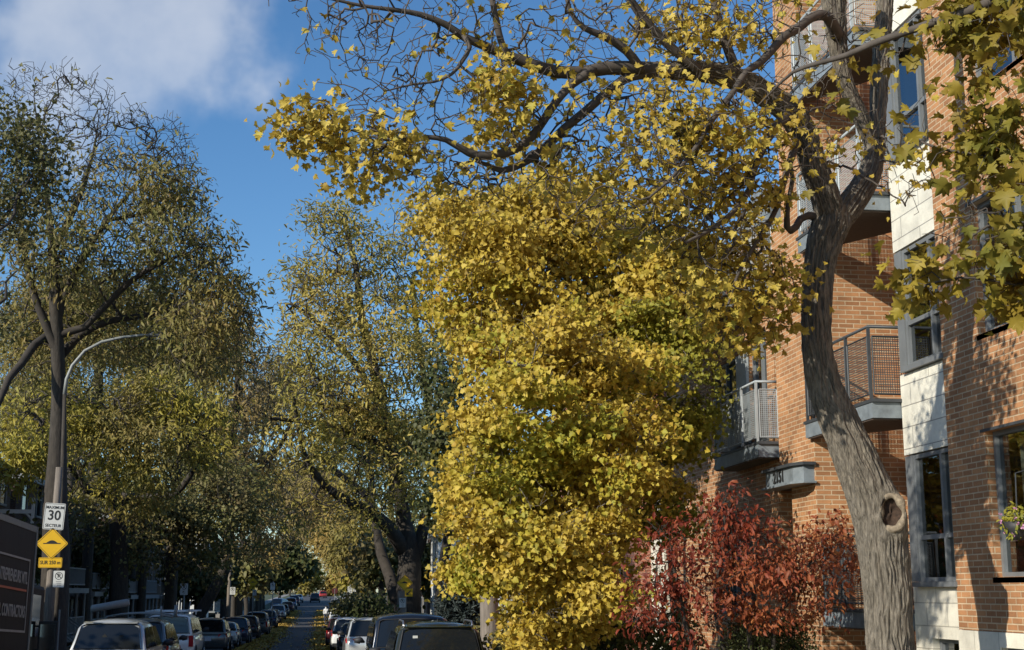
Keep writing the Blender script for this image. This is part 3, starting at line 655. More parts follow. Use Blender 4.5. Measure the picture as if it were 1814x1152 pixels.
# street lamp: pole behind with curved arm
lp=at(106,1000,Y=45);lt=[at(*p,Y=45) for p in ((118,672),(128,648),(150,622),(180,606),(215,598),(250,594),(262,594))]
ln=thing('street_lamp',(lp[0],45,zg(45)+.1),'street lamp with long curved grey arm among the left trees','street lamp')
o0=np.array((lp[0],45,zg(45)+.1))
MB().tube([(0,0,0),(.0,0,3),tuple(lt[0]-o0-np.array((.03,0,.5)))],[.09,.075,.06],12).build('shaft',MT['bark2'],ln,True)
MB().tube([tuple(lt[0]-o0-np.array((.03,0,.5)))]+[tuple(p-o0) for p in lt],[.065,.06,.055,.052,.05,.045,.042,.04],12).build('arm',MT['galv'],ln,True)
hd=lt[-1]-o0
hb=MB().tube([hd,hd+np.array((.15,0,.02)),hd+np.array((.45,0,.0)),hd+np.array((.68,0,-.03))],[.05,.10,.11,.04],10).build('lamp_head',MT['dmetal'],ln,True)
MB().tube([hd+np.array((.2,0,-.09)),hd+np.array((.5,0,-.11))],[.06,.05],8).build('lens',MT['grey'],hb,True)
def sp(px,py,dy=-.2,Y=YP): p=at(px,py,Y=Y+dy);return (p[0],p[1],p[2])
s30=thing('speed_limit_sign',sp(96,915),'white rectangular MAXIMUM 30 SECTEUR sign above the yellow diamond','road sign')
sgn_plate(.62,.81,.04,MT['signw'],s30);ring(.58,.77,.012,MT['signk'],s30,'border')
for s_,sz,z in (('MAXIMUM',.122,.27),('30',.42,.02),('SECTEUR',.125,-.285)): text(s_,'lettering',sz,MT['signk'],s30,(0,-.004,z),(R(90),0,0),.0012,sx=.95)
s30.rotation_euler=(0,R(3),0)
diamond_sign(sp(92,963),.69,'large yellow diamond speed hump sign below the 30 sign, beside the brown truck')
s25=thing('distance_sign',sp(89,997,-.19),'small yellow SUR 250 m plate under the large diamond sign','road sign');sgn_plate(.70,.31,.03,MT['signy'],s25);ring(.67,.28,.008,MT['signk'],s25,'border')
text('SUR 250 m','lettering',.155,MT['signk'],s25,(0,-.004,0),(R(90),0,0),.0012,sx=.85)
parking_sign(sp(104,1026,-.15),'white no-parking sign low on the pole beside the brown truck',.33,.5)
# right pole with diamond
YR=75.;rx=at(712,1075,Y=YR)[0]
pr_=pole('wooden_post',rx,YR,.26,.24,at(712,1050,Y=YR)[2]-zg(YR),'thick grey wooden pole stub carrying the right-hand diamond sign','pole',MT['pole'])
diamond_sign(sp(717,1033,-.35,YR),.62,'yellow diamond speed hump sign on the right in front of big tree trunk');arrow_tab(sp(724,1050,-.34,YR),'yellow arrow tab under the right-hand diamond by the big trunk',.42)
parking_sign(sp(713,1068,-.33,YR),'small white parking sign on the right-hand wooden pole',.34,.5)
# other far signs
def far_post(X,Y,h,lb): return pole('sign_post',X,Y,.045,.04,h,lb,'post',MT['galv'],group='thin metal sign posts')
def postpx(px,Y,toppy,lb,r=.05,m='galv'):
    X=at(px,1060,Y=Y)[0];return pole('sign_post',X,Y,r,r*.9,at(px,toppy,Y=Y)[2]-zg(Y)-.1,lb,'post',MT[m])
postpx(448,112,1028,'thin post of the far left diamond sign');diamond_sign(sp(448,1032,-.1,112),.6,'small far diamond sign on the left behind the dark parked cars');arrow_tab(sp(447,1043,-.1,112),'yellow arrow tab below the small far left diamond',.42);parking_sign(sp(451,1050,-.12,112),'tiny white parking sign below the far left arrow tab',.3,.45)
postpx(646,118,1045,'thin post of the far right diamond sign',.09,'pole');diamond_sign(sp(646,1050,-.15,118),.62,'small bright diamond sign beyond the right row of cars')
postpx(405,96,985,'pale slender wooden pole between the left trees',.13,'pole');parking_sign(sp(412,1047,-.2,96),'white parking sign right of the pale slender left pole',.36,.5)
postpx(326,78,1050,'thin post half hidden behind the white pickup');parking_sign(sp(326,1044,-.1,78),'grey shaded parking sign behind the white pickup truck',.42,.62)
postpx(483,128,1030,'thin post with a white sign near the pale far house');parking_sign(sp(483,1039,-.1,128),'white rectangular sign near the pale far left house',.42,.62)
postpx(620,150,1036,'thin post with white signs at the far right corner');parking_sign(sp(620,1045,-.1,150),'larger white sign at the far right corner by the stop sign',.5,.7);parking_sign(sp(628,1046,-.1,152),'tiny white sign right of the far corner sign',.3,.35)
st=thing('stop_sign',sp(593,1047,0,190),'dark octagonal stop sign at the far end of the street','road sign')
b=MB();oc=[(.42*math.cos(R(22.5+45*i)),.42*math.sin(R(22.5+45*i))) for i in range(8)];b.add([(x,0,z) for x,z in oc]+[(x,.01,z) for x,z in oc],[tuple(range(8)),tuple(range(8,16))[::-1]]+[((i+1)%8,i,8+i,8+(i+1)%8) for i in range(8)]);b.build('plate',mat('stop_red',(.09,.015,.015),.6),st)
MB().tube([(0,.03,.3),(0,.03,-3.2)],.04,8).build('post',MT['galv'],st)
# ------------------------------------------------------------------ vehicles
def paint(name,col,metal=.3,rough=.3): return mat(name,col,rough,metal=metal,noise=.08,nscale=3,coat=.8)
PA=dict(silver=paint('paint_silver',(.52,.54,.54),.3,.3),white=paint('paint_white',(.78,.79,.78),0,.3),grey=paint('paint_grey',(.16,.17,.17),.5),black=paint('paint_black',(.015,.016,.018),.2),
 blue=paint('paint_blue',(.02,.03,.07),.4),olive=paint('paint_olive',(.04,.04,.02),.4,.2),red=paint('paint_red',(.07,.008,.012),.3),lblue=paint('paint_light_blue',(.12,.18,.26),.5),mini=paint('paint_navy',(.02,.025,.035),.5,.25),bred=paint('paint_bright_red',(.4,.04,.03),.1))
def loft(secs):
    n=len(secs[0]);b=MB();vs=[p for s in secs for p in s]
    fs=[(i*n+k,(i+1)*n+k,(i+1)*n+(k+1)%n,i*n+(k+1)%n) for i in range(len(secs)-1) for k in range(n)]
    fs+=[tuple(range(n)),tuple(range((len(secs)-1)*n,len(secs)*n))[::-1]];return b.add(vs,fs)
CACHE={}
def car(kind,col,X,Y,label,rz=0,name=None,detail=True,rails=False,fin=False):
    P_=dict(suv=(4.6,.93,1.02,1.68,.05,.42,3.25,1.05),hatch=(4.2,.88,.93,1.48,.05,.62,3.0,.95),sedan=(4.7,.9,.97,1.45,.75,1.35,3.3,.95),van=(5.1,.99,1.05,1.80,.04,.26,4.0,1.1),pickup=(5.4,.95,1.15,1.86,.02,.14,4.0,1.2))[kind]
    Lc,w,zb,zr,yr0,yr1,ywb,_=P_
    nm={'suv':'parked_suv','hatch':'parked_hatchback','sedan':'parked_sedan','van':'parked_minivan','pickup':'pickup_truck'}[kind]
    r=thing(name or nm,(X,Y,zg(Y+1)),label,{'suv':'car','hatch':'car','sedan':'car','van':'minivan','pickup':'pickup truck'}[kind],'vehicles parked along the kerbs',rz)
    key=(kind,rails,fin)
    if key not in CACHE:
        parts=[]
        def P(name,b,m,smooth=False,par=None,bev=0):
            o=b.build(name,m if not isinstance(m,str) else MT[m],None,smooth,bev);parts.append((o,par));return len(parts)-1
        # body
        ys=[0,.05,.2,.8,Lc*.45,Lc*.7,Lc-.6,Lc-.15,Lc];wf_=[.84,.93,.98,1,1,1,.96,.86,.72]
        zt=[zb-.18,zb-.05,zb,zb,zb-.01,zb-.02,zb-.1,zb-.22,zb-.42]
        if kind=='sedan': zt[:3]=[zb-.12,zb-.02,zb+.02]
        secs=[]
        for y,k,t in zip(ys,wf_,zt):
            W_=w*k;h=[(0,.26),(.8*W_,.26),(.95*W_,.34),(W_,.58),(W_*.995,.58+(t-.58)*.45),(W_*.97,t-.08),(W_*.90,t-.01),(W_*.5,t+.015),(0,t+.02)]
            secs.append([(x,y,z) for x,z in h]+[(-x,y,z) for x,z in h[::-1][1:-1]])
        P('body',loft(secs),PA['grey'],True)
        # cabin
        st=[(yr0,0),(yr0+(yr1-yr0)*.5,.55),(yr1-.04,.93),(yr1+.12,1),(yr1+.8,1.02),((yr1+ywb)/2,1.02),(ywb-1.15,.99),(ywb-.9,.93),(ywb,.25),(ywb+.35,0)]
        secs=[];hh=zr-zb
        Wt=w*(.76 if kind!='van' else .82)
        for y,k in st:
            z1=zb+hh*k;wt=w*.93+(Wt-w*.93)*k
            h=[(0,zb-.1),(w*.93,zb-.1),(w*.925,zb+.0*k),(wt+(w*.93-wt)*.12,z1-.10*min(1,k*4)),(wt*.96,z1-.055*min(1,k*3)),(wt*.84,z1-.012),(wt*.45,z1+.035*k),(0,z1+.05*k)]
            secs.append([(x,y,z) for x,z in h]+[(-x,y,z) for x,z in h[::-1][1:-1]])
        P('cabin',loft(secs),PA['grey'],True)
        # rear window (grid following the slope)
        b=MB();u=[-1,-.97,-.85,-.5,0,.5,.85,.97,1];v=[.1,.2,.5,.78,.86]
        vs=[];
        def hk(t):
            ks=[0,.55,.93];yy=[yr0,yr0+(yr1-yr0)*.5,yr1-.04]
            return np.interp(t,ks,yy)
        for j,t in enumerate(v):
            for q in u:
                tt=t-(.06 if j==4 and abs(q)>.9 else 0)
                vs.append((q*(w*.93+(Wt-w*.93)*tt)*.87,hk(tt)-.03,zb+hh*tt+.006+.035*tt*(1-q*q)))
        b.add(vs,[(i*9+k,i*9+k+1,(i+1)*9+k+1,(i+1)*9+k) for i in range(4) for k in range(8)]);P('rear_window',b,'cglass',True)
        # rear window trim
        b=MB();b.tube([(q*(w*.93+(Wt-w*.93)*t)*.90,hk(t)-.006,zb+hh*t+.004) for q,t in ((-1,.08),(-1,.86),(-.9,.9),(0,.93),(.9,.9),(1,.86),(1,.08),(-1,.08))],.014,5,False);P('window_seal',b,'plastic')
        # side windows
        for s in (-1,1):
            for k,(fa,fb) in enumerate(((0,.30),(.33,.62),(.65,1))):
                b=MB();vs=[]
                for t in (.08,.8):
                    ya=yr0+.12+(yr1-yr0)*t+.05;yb=ywb+.1-1.1*t
                    for q in (fa,fb):
                        x=(w*.93+(Wt-w*.93)*t)+.012+.02*t;vs.append((s*x,ya+(yb-ya)*q,zb+hh*t))
                b.add(vs,[(0,1,3,2)]);P('side_window',b,'cglass')
            # lamps, mirror, wheels
            if kind in('van','pickup'): b=MB().box(*sorted((s*w*.80,s*w*.965)),-.012,.16,zb-.42,zb-.02 if kind=='pickup' else zb-.05)
            else: b=MB().add([(s*w*.52,-.015,zb-.18),(s*w*.97,.10,zb-.20),(s*w*.985,.3,zb-.08),(s*w*.97,.12,zb-.02),(s*w*.55,.01,zb-.06),(s*w*.9,.3,zb-.14)],[(0,1,3,4),(1,2,3),(0,5,1),(4,3,5)])
            P('tail_light',b,'red')
            b=MB().tube([(s*w*.98,ywb-.35,zb+.05),(s*(w+.07),ywb-.36,zb+.1),(s*(w+.10),ywb-.36,zb+.1),(s*(w+.24),ywb-.34,zb+.1)],[.02,.07,.09,.06],8);P('side_mirror',b,'plastic',True)
            for yw in (.85,Lc-.9):
                b=MB();x0,x1=s*(w-.2),s*(w+.012);rr=.34
                n=20;ri=.21
                vs=[];
                for x,rd in ((x0,rr*.93),(x0,rr),(x1-s*.03,rr),(x1,rr*.93),(x1,ri)):
                    vs+=[(x,yw+rd*math.cos(2*math.pi*i/n),.34+rd*math.sin(2*math.pi*i/n)) for i in range(n)]
                b.add(vs,[(j*n+i,j*n+(i+1)%n,(j+1)*n+(i+1)%n,(j+1)*n+i) for j in range(4) for i in range(n)]+[tuple(range(n))]);k1=P('wheel',b,'tyre',True)
                b=MB()
                for i in range(5):
                    a=2*math.pi*i/5;b.tube([(x1-s*.03,yw,.34),(x1-s*.02,yw+ri*math.cos(a),.34+ri*math.sin(a))],[.05,.028],5)
                b.tube([(x1-s*.05,yw,.34),(x1-s*.015,yw,.34)],[.2,.06],14);P('rim',b,'rim',True,k1)
                # arch lip
                b=MB();b.tube([(s*(w+.0),yw+.40*math.cos(a),.34+.40*math.sin(a)) for a in np.linspace(-.3,math.pi+.3,14)],.03,5,False);P('wheel_arch',b,'plastic')
        b=MB().box(-w*.93,w*.93,-.055,.1,.3,.5);P('bumper',b,'plastic',bev=.03)
        b=MB().box(-.16,.16,-.03,-.002,zb-.38,zb-.2) if kind!='van' else MB().box(-.16,.16,-.03,-.002,.62,.78);P('licence_plate',b,'plate')
        b=MB().box(-.2,.2,yr1-.03,yr1+.06,zr-.055,zr-.025) if kind in('suv','van') else MB().box(-.15,.15,yr0,yr0+.02,zb+.02,zb+.04);P('brake_light',b,'red')
        if kind in('suv','hatch'):
            b=MB();b.add([(-Wt*.9,yr1+.16,zr-.0),(Wt*.9,yr1+.16,zr-.0),(Wt*.86,yr1-.12,zr-.03),(-Wt*.86,yr1-.12,zr-.03),(-Wt*.9,yr1+.16,zr+.012),(Wt*.9,yr1+.16,zr+.012),(Wt*.86,yr1-.12,zr-.012),(-Wt*.86,yr1-.12,zr-.012)],[(0,1,2,3),(7,6,5,4),(3,2,6,7),(0,3,7,4),(1,5,6,2)]);P('spoiler',b,PA['grey'])
        if rails:
            for s in (-1,1): b=MB().tube([(s*Wt*.9,yr1+.12,zr-.03),(s*Wt*.9,yr1+.2,zr+.05),(s*Wt*.9,yr1+.4,zr+.07),(s*Wt*.9,ywb-1.4,zr+.07),(s*Wt*.9,ywb-1.2,zr-.0)],.018,7);P('roof_rail',b,'rim',True)
        if fin: b=MB().add([(-.02,yr1+.3,zr+.01),(.02,yr1+.3,zr+.01),(0,yr1+.34,zr+.13),(0,yr1+.5,zr+.02)],[(0,1,2),(1,3,2),(3,0,2)]);P('antenna',b,'plastic')
        CACHE[key]=parts;fresh=True
    else: fresh=False
    parts=CACHE[key];new=[]
    small=not detail
    for o,par in parts:
        if small and o.name.split('.')[0] in('window_seal','wheel_arch','rim','licence_plate','brake_light','spoiler','antenna'): new.append(None);continue
        c=o.copy();COL.objects.link(c);c.parent=r if par is None else new[par];new.append(c)
        if o.name.split('.')[0] in('body','cabin','spoiler'):
            c.material_slots[0].link='OBJECT';c.material_slots[0].material=PA[col]
    return r
def rack(Xr,Y,wd):pass
XL=-5.12 # centre of left row at a distance
# left row
def leftX(px,Y,w=.93): return at(px,1060,Y=Y)[0]-w
c1=car('suv','silver',leftX(268,33)-.0,33,'silver minivan with dappled rear window, nearest car on the left',name='silver_minivan')
q=MB();q.tube([(-.84,-.03,.93),(-.5,-.05,.98),(.5,-.05,.98),(.84,-.03,.93)],.035,6);q.build('light_bar',MT['red'],c1,True)

for cx_,pts in ((-.1,[(-.06,.0),(0,.06),(.06,0),(0,-.06)]),(.28,[(-.05,.03),(.05,.03),(.03,-.03),(-.03,-.03)])): flat([(x+cx_,z) for x,z in pts],MT['signk'],c1,'decal').location=(0,.175,1.36)
c1b=car('suv','grey',-5.2,40.5,'dark car with pipes on its roof rack between silver minivan and pickup',detail=True)
rk=thing('roof_rack',(-5.2,41,zg(41)+1.66),'metal roof rack with conduit tube and upright brackets','roof rack');
q=MB()
for y in (.2,1.6): q.tube([(-.95,y,.12),(-.5,y,.2),(0,y,.22),(.5,y,.2),(.95,y,.10)],.03,6)
for x in (-.9,.9): q.tube([(x,.1,.12),(x,1.7,.12)],.025,6)
q.tube([(.6,.2,.1),(.6,.2,.42)],.03,4);q.tube([(1.0,.2,.1),(1.02,.2,.45)],.05,4);q.tube([(1.25,.2,.2),(1.38,.2,.23),(1.42,.2,.56)],.018,6);q.tube([(1.0,.2,.2),(1.25,.2,.2)],.018,6);q.build('frame',MT['galv'],rk,True)
tb=thing('conduit_tube',(-6.0,41.0,zg(41)+2.06),'pale round conduit tube strapped across the roof rack','tube');MB().tube([(-.55,0,-.05),(-.5,0,-.05),(.42,.3,.12),(.47,.3,.13)],[.08,.11,.11,.08],14).build('tube',MT['galv'],tb,True)
c2=car('pickup','white',leftX(347,52,.95),52,'white pickup truck with canopy and white roof bars, lit tailgate')
q=MB()
for y in (.9,2.6):
    q.tube([(-.95,y,1.99),(.95,y,1.99)],.035,6)
    for x in (-.75,.75): q.tube([(x,y,1.84),(x,y,1.99)],.03,6)
for x in (-.6,.6): q.tube([(x,.7,2.03),(x,2.9,2.03)],.025,6)
q.build('roof_bars',MT['white'],c2,True)
c3=car('suv','grey',leftX(405,70),70,'dark grey suv with red tail light behind the white pickup truck',rails=True)
car('sedan','silver',leftX(424,80),80,'silver sedan sliver beyond the dark grey suv on the left')
car('suv','blue',leftX(443,88),88,'dark blue suv in the middle of the left row')
car('suv','black',leftX(460,100),100,'black suv parked ahead of the dark blue suv on the left')
car('pickup','grey',leftX(476,112),112,'grey pickup with bright roof edge in the left row')
car('suv','blue',leftX(492,132),132,'navy suv beyond the grey pickup, left row, beside sunlit leaves',detail=False)
car('sedan','black',leftX(498,146),146,'black sedan in the far left row after the navy suv',detail=False)
car('suv','silver',leftX(507,160),160,'pale suv in the far left row before the red car',detail=False)
car('sedan','grey',leftX(513,176),176,'grey sedan between the pale suv and red car on the left',detail=False)
car('sedan','red',leftX(521,194),194,'dark red sedan far down the left row',detail=False)
car('suv','lblue',leftX(526,212),212,'light blue suv just beyond the dark red sedan',detail=False)
car('suv','blue',leftX(531,234),234,'deep blue suv second last in the left row',detail=False)
car('sedan','white',leftX(537,262),262,'white sedan at the far end of the left row',detail=False)
car('suv','lblue',at(500,1060,Y=205)[0]-.9,205,'blue suv parked on a driveway left of the far row',rz=R(-20),detail=False)
# right row
def rightX(px,Y,w=.93): return at(px,1060,Y=Y)[0]+w
r1=car('suv','olive',rightX(690,25),25,'dark olive suv with roof rails and a window sticker, nearest on the right',rails=True,fin=True)
MB().box(-.045,.045,-.006,0,-.03,.03).build('sticker',MT['signw'],r1).location=(-.44,.245,1.475)
r2=car('van','mini',rightX(655,31.8,.99),31.8,'dark navy minivan just ahead of the olive suv on the right')
car('suv','silver',rightX(613,52),52,'silver-grey suv with bright red tail lights on the right',rails=True)
car('hatch','black',rightX(599,62),62,'black hatchback between the silver suv and the white suv')
car('suv','white',rightX(588,70),70,'white suv parked in the right row, sunlit left side')
car('suv','red',rightX(579,82),82,'dark maroon suv beyond the white suv on the right')
for i,(px,Y,k,c,l) in enumerate([(583,96,'suv','black','black suv beyond the maroon suv in the right row'),(583,108,'sedan','grey','grey sedan in the far right row after the black suv'),(582,122,'sedan','silver','silver sedan far down the right row'),(583,138,'suv','white','pale suv far down the right row near the stop sign'),(583,156,'sedan','lblue','light blue sedan in the farthest part of the right row'),(583,176,'suv','black','black suv in the farthest part of the right row'),(584,200,'suv','grey','last grey suv of the right row under the stop sign')]):
    car(k,c,rightX(px,Y),Y,l,detail=False)
car('suv','black',at(558,1060,Y=262)[0],262,'dark suv driving away in the middle of the street',name='driving_suv',detail=False)
car('suv','bred',at(571,1060,Y=330)[0]+.2,330,'red car far away at the end of the street',detail=False,rz=R(10))
car('sedan','silver',at(617,1060,Y=170)[0]+2,170,'silver sedan parked sideways beyond the right row',rz=R(-80),detail=False)
# brown box truck, left
tz=zg(26)
tr=thing('box_truck',(-5.4,26.9,tz-.02),'dark brown box truck with white lettering and frame lines, cut by the left edge','truck');tr.rotation_euler=(R(-2.6),0,R(-2.2))
ztop=at(62,933,X=-5.4)[2]-tz
MB().box(-2.45,0,-6.6,0,.85,ztop).build('cargo_box',MT['truck'],tr,bevel=.02)
q=MB();q.box(-.03,.012,-6.6,.004,ztop-.09,ztop+.02);q.box(-.03,.016,-.07,.012,.85,ztop+.02);q.box(-.03,.012,-6.6,.004,.83,.9);q.build('edge_rail',MT['galv'],tr)
def tp(px,py):
    p=at(px,py,X=-5.37);return (p[1]-26.9,p[2]-tz)
q=MB()
fa,fz1,fz0=-.42,ztop-.62,ztop-1.95
q.box(.013,.018,-6,fa,fz1-.035,fz1);q.box(.013,.018,-6,fa,fz0,fz0+.04);q.box(.013,.018,fa-.03,fa,fz0+.04,fz1-.035);q.build('frame_line',MT['truckline'],tr)
MB().box(.013,.018,-6,fa-.12,(fz0+fz1)/2+.07,(fz0+fz1)/2+.11).build('stripe',MT['orange'],tr)
for s_,sz,z in (('ENTREPRENEURS MTL',.30,fz1-.36),('MTL CONTRACTORS',.30,fz0+.36)):
    o=text(s_,'lettering',sz,MT['truckline'],tr,(.014,fa-.1,z),(R(90),0,R(90)),.002,align='RIGHT',sx=.72)
text('entrepreneursmtl.com','lettering',.15,MT['grey'],tr,(.014,fa-.25,fz0-.45),(R(90),0,R(90)),.002,align='RIGHT',sx=.8)
q=MB();q.box(-2.3,-.2,.15,1.9,.6,2.5);q.build('cab',MT['truck'],tr,bevel=.08)
q=MB();q.box(-.19,-.185,.6,1.5,1.5,2.3);q.build('side_window',MT['cglass'],tr)
q=MB();q.box(-.15,.22,1.3,1.36,1.15,1.8);q.tube([(-.25,1.4,1.7),(.02,1.4,1.72)],.02,6);q.tube([(-.25,1.4,1.25),(.02,1.4,1.25)],.02,6);m_=q.build('side_mirror',MT['plastic'],tr,bevel=.05)
MB().quad((-.11,1.294,1.22),(.18,1.294,1.22),(.18,1.294,1.74),(-.11,1.294,1.74)).build('mirror_glass',MT['chrome'],m_)
for yw in (-4.6,1.1):
    q=MB().tube([(-.35,yw,.42),(-.02,yw,.42)],[.42,.42],22);q.build('wheel',MT['tyre'],tr,False)
# person far down the street
hp=at(578,1058,Y=150);pz=zg(150)
bm=bmesh.new();J=[(0,0,.95),(0,0,1.15),(0,0,1.42),(0,0,1.52),(0,0,1.62),(0,.0,1.70),(.10,0,.9),(.12,.08,.5),(.11,.02,.08),(.11,-.12,.03),(-.10,0,.9),(-.12,-.1,.5),(-.11,-.28,.1),(-.11,-.38,.04),(.2,0,1.40),(.26,.03,1.12),(.24,-.05,.88),(-.2,0,1.40),(-.26,.0,1.12),(-.24,-.1,.9)]
rad=[.15,.14,.15,.065,.09,.10,.10,.07,.045,.04,.10,.07,.045,.04,.075,.045,.03,.075,.045,.03]
E_=[(0,1),(1,2),(2,3),(3,4),(4,5),(0,6),(6,7),(7,8),(8,9),(0,10),(10,11),(11,12),(12,13),(2,14),(14,15),(15,16),(2,17),(17,18),(18,19)]
vs=[bm.verts.new(j) for j in J]
for a,c in E_: bm.edges.new((vs[a],vs[c]))
me=bpy.data.meshes.new('person');bm.to_mesh(me);bm.free()
po=link('person',me,MT['shirt']);po.location=(hp[0],150,pz);tag(po,'person in a white shirt walking beside the far parked cars','person')
md=po.modifiers.new('skin','SKIN');po.modifiers.new('sub','SUBSURF').levels=1
for v,rr_ in zip(me.skin_vertices[0].data,rad): v.radius=(rr_,rr_)
me.skin_vertices[0].data[0].use_root=True
MB().tube([(0,0,.98),(.0,0,.92)],[.17,.17],10).build('belt',MT['jeans'],po)
for s,k in ((1,((.1,0,.92),(.12,.08,.5),(.11,.02,.1))),(-1,((-.1,0,.92),(-.12,-.1,.5),(-.11,-.28,.12)))): MB().tube(k,[.115,.085,.07],10).build('trouser_leg',MT['jeans'],po,True)
MB().tube([(0,.02,1.66),(0,.02,1.72),(0,.01,1.79)],[.095,.11,.05],10).build('hair',MT['hair'],po,True)
# covered dark car-tent and white scooter on the right verge
tn=thing('tarp_cover',(4.9,46,zg(46)),'dark blue tarp cover draped low behind the parked cars on the right','tarp')
g=np.random.default_rng(4);q=MB();nx,ny=14,10;vs=[]
for j in range(ny+1):
    for i in range(nx+1):
        u,v=i/nx,j/ny;z=1.75*(1-.9*abs(2*u-1)**2.2)*(1-.25*abs(2*v-1)**3)+g.normal(0,.02);vs.append(((u-.5)*3.4,(v-.5)*4,max(.02,z)))
q.add(vs,[(j*(nx+1)+i,j*(nx+1)+i+1,(j+1)*(nx+1)+i+1,(j+1)*(nx+1)+i) for j in range(ny) for i in range(nx)]);q.build('tarp',MT['tarp'],tn,True)
sc=thing('scooter',(4.15,57.5,zg(57.5)+.13),'white scooter parked on the verge right of the white suv','scooter')
q=MB().tube([(0,-.75,.75),(0,-.5,.9),(0,-.1,.72),(0,.25,.5),(0,.6,.75),(0,.68,1.1)],[.12,.2,.2,.1,.16,.1],10);q.build('body',MT['white'],sc,True)
MB().tube([(0,-.55,1.03),(0,.0,.98)],[.13,.12],8).build('seat',MT['plastic'],sc,True);MB().tube([(-.35,.6,1.15),(0,.66,1.18),(.35,.6,1.15)],.025,6).build('handlebar',MT['plastic'],sc)
for y in (-.6,.7): MB().tube([(-.06,y,.25),(.06,y,.25)],.25,16).build('wheel',MT['tyre'],sc)

# ------------------------------------------------------------------ trees
# --- near maple: trunk traced, bark ridges modelled
def vnoise(u,v,pu,seed):
    g=np.random.default_rng(seed);G=g.uniform(0,1,(pu,512))
    iu=np.floor(u).astype(int);iv=np.floor(v).astype(int);fu=u-iu;fv=v-iv;fu=fu*fu*(3-2*fu);fv=fv*fv*(3-2*fv)
    a=G[iu%pu,iv%512];b=G[(iu+1)%pu,iv%512];c=G[iu%pu,(iv+1)%512];d=G[(iu+1)%pu,(iv+1)%512]
    return (a*(1-fu)+b*fu)*(1-fv)+(c*(1-fu)+d*fu)*fv
def bark_sweep(rows,ns=110,st=.02,amp=.022,seed=1):
    q=spline(rows,st);p=q[:,:3];r=q[:,3]
    t=np.gradient(p,axis=0);t/=np.linalg.norm(t,axis=1)[:,None]
    u=np.cross(t,(.1,-1,.1));u/=np.linalg.norm(u,axis=1)[:,None];w=np.cross(t,u)
    n=len(q);A,I=np.meshgrid(np.arange(ns)/ns,np.arange(n)*st)
    pu=50
    wob=(vnoise(A*10,I*6,10,seed+9)-.5)*1.3
    n1=vnoise((A*pu+wob)%pu,I*3.6,pu,seed);n2=vnoise((A*pu*2+wob*2)%(pu*2),I*9,pu*2,seed+1);n3=vnoise(A*6,I*1.6,6,seed+2)
    ridge=1-np.abs(2*n1-1);ridge=ridge**1.4
    d=amp*(ridge*1.5+.8*n2-1.0)*np.minimum(1,r/.1)[:,None]+(n3-.5)*.05*r[:,None]
    a=A*2*np.pi;rr=r[:,None]+d
    V=p[:,None,:]+rr[...,None]*(np.cos(a)[...,None]*u[:,None,:]+np.sin(a)[...,None]*w[:,None,:])
    i0=np.arange(n-1)[:,None]*ns;k=np.arange(ns)[None,:];k1=(k+1)%ns
    return V.reshape(-1,3),np.stack([i0+k,i0+k1,i0+ns+k1,i0+ns+k],-1).reshape(-1,4)
YT=14.5
def L_(pts,Y0=YT,Y1=None):
    n=len(pts);Y1=Y0 if Y1 is None else Y1
    return [(x,y,Y0+(Y1-Y0)*i/max(1,n-1),r) for i,(x,y,r) in enumerate(pts)]
b0=at(1580,1152,Y=YT)
trunk=[('g',b0[0]+.05,YT,-.05,.36)]+L_([(1592,1330,43),(1583,1230,39),(1577,1152,37),(1573,1050,37),(1562,950,40),(1545,885,39),(1518,820,35),(1486,745,31),(1461,685,27),(1448,620,24),(1446,550,23.5),(1451,480,24.5),(1462,425,28),(1474,392,30),(1482,368,22)])
lf=L_([(1474,392,24),(1460,345,23),(1440,290,21),(1424,240,20),(1400,200,22),(1360,170,19),(1310,142,17),(1250,128,15),(1190,126,14)],YT,13.6)
rt=L_([(1480,395,21),(1500,372,21),(1526,335,19),(1543,300,17),(1550,260,14),(1554,220,12)],YT,14.6)
rt2=L_([(1550,260,16),(1558,160,13),(1562,80,12),(1568,0,12),(1574,-80,11)],14.6,14.8)
rt3=L_([(1550,262,13),(1528,215,12),(1503,160,12),(1489,110,13),(1482,60,15),(1478,10,18),(1470,-70,17)],14.6,14.2)
main=L_([(1190,126,14),(1130,122,13),(1075,121,12),(1035,128,11),(985,127,11),(935,112,10),(890,96,9),(860,82,8),(822,66,7),(790,44,6),(745,26,5),(700,18,4),(640,10,3),(560,-8,2)],13.6,12.6)
l2=L_([(1050,125,9),(1015,148,8),(985,180,8),(962,215,8),(940,245,8),(912,265,8),(880,274,8),(845,276,8),(815,262,6),(790,248,5),(755,243,4),(715,246,3.5),(690,238,3),(665,215,2)],13.3,12.6)
l3=L_([(1190,128,11),(1120,135,9),(1080,160,8),(1040,195,8),(1000,228,8),(965,262,8),(925,290,7),(890,302,6),(862,292,4),(840,284,3)],13.6,13.0)
l4=L_([(905,108,7),(888,75,6),(880,40,6),(872,0,5),(866,-60,5)],12.9,12.7)
l5=L_([(824,66,5),(832,84,4.5),(818,110,4),(800,132,3),(770,145,2.5),(730,150,2),(690,160,1.5)],12.8,12.6)
l6=L_([(1135,122,8),(1110,90,8),(1070,64,7),(1035,50,5),(1010,20,4),(1000,-30,4)],13.4,13)
l7=L_([(1240,126,9),(1190,85,8),(1150,45,8),(1120,5,7),(1095,-40,6)],13.5,13)
l8=L_([(1482,60,11),(1466,30,9.5),(1440,30,8.5),(1412,52,8),(1388,66,7.5),(1350,108,7),(1322,128,6),(1298,164,5.5),(1262,212,5),(1232,262,4),(1190,315,3),(1150,350,2)],14.2,12.2)
l9=L_([(1310,142,10),(1280,60,8),(1265,0,7),(1258,-50,6)],13.9,13.6)
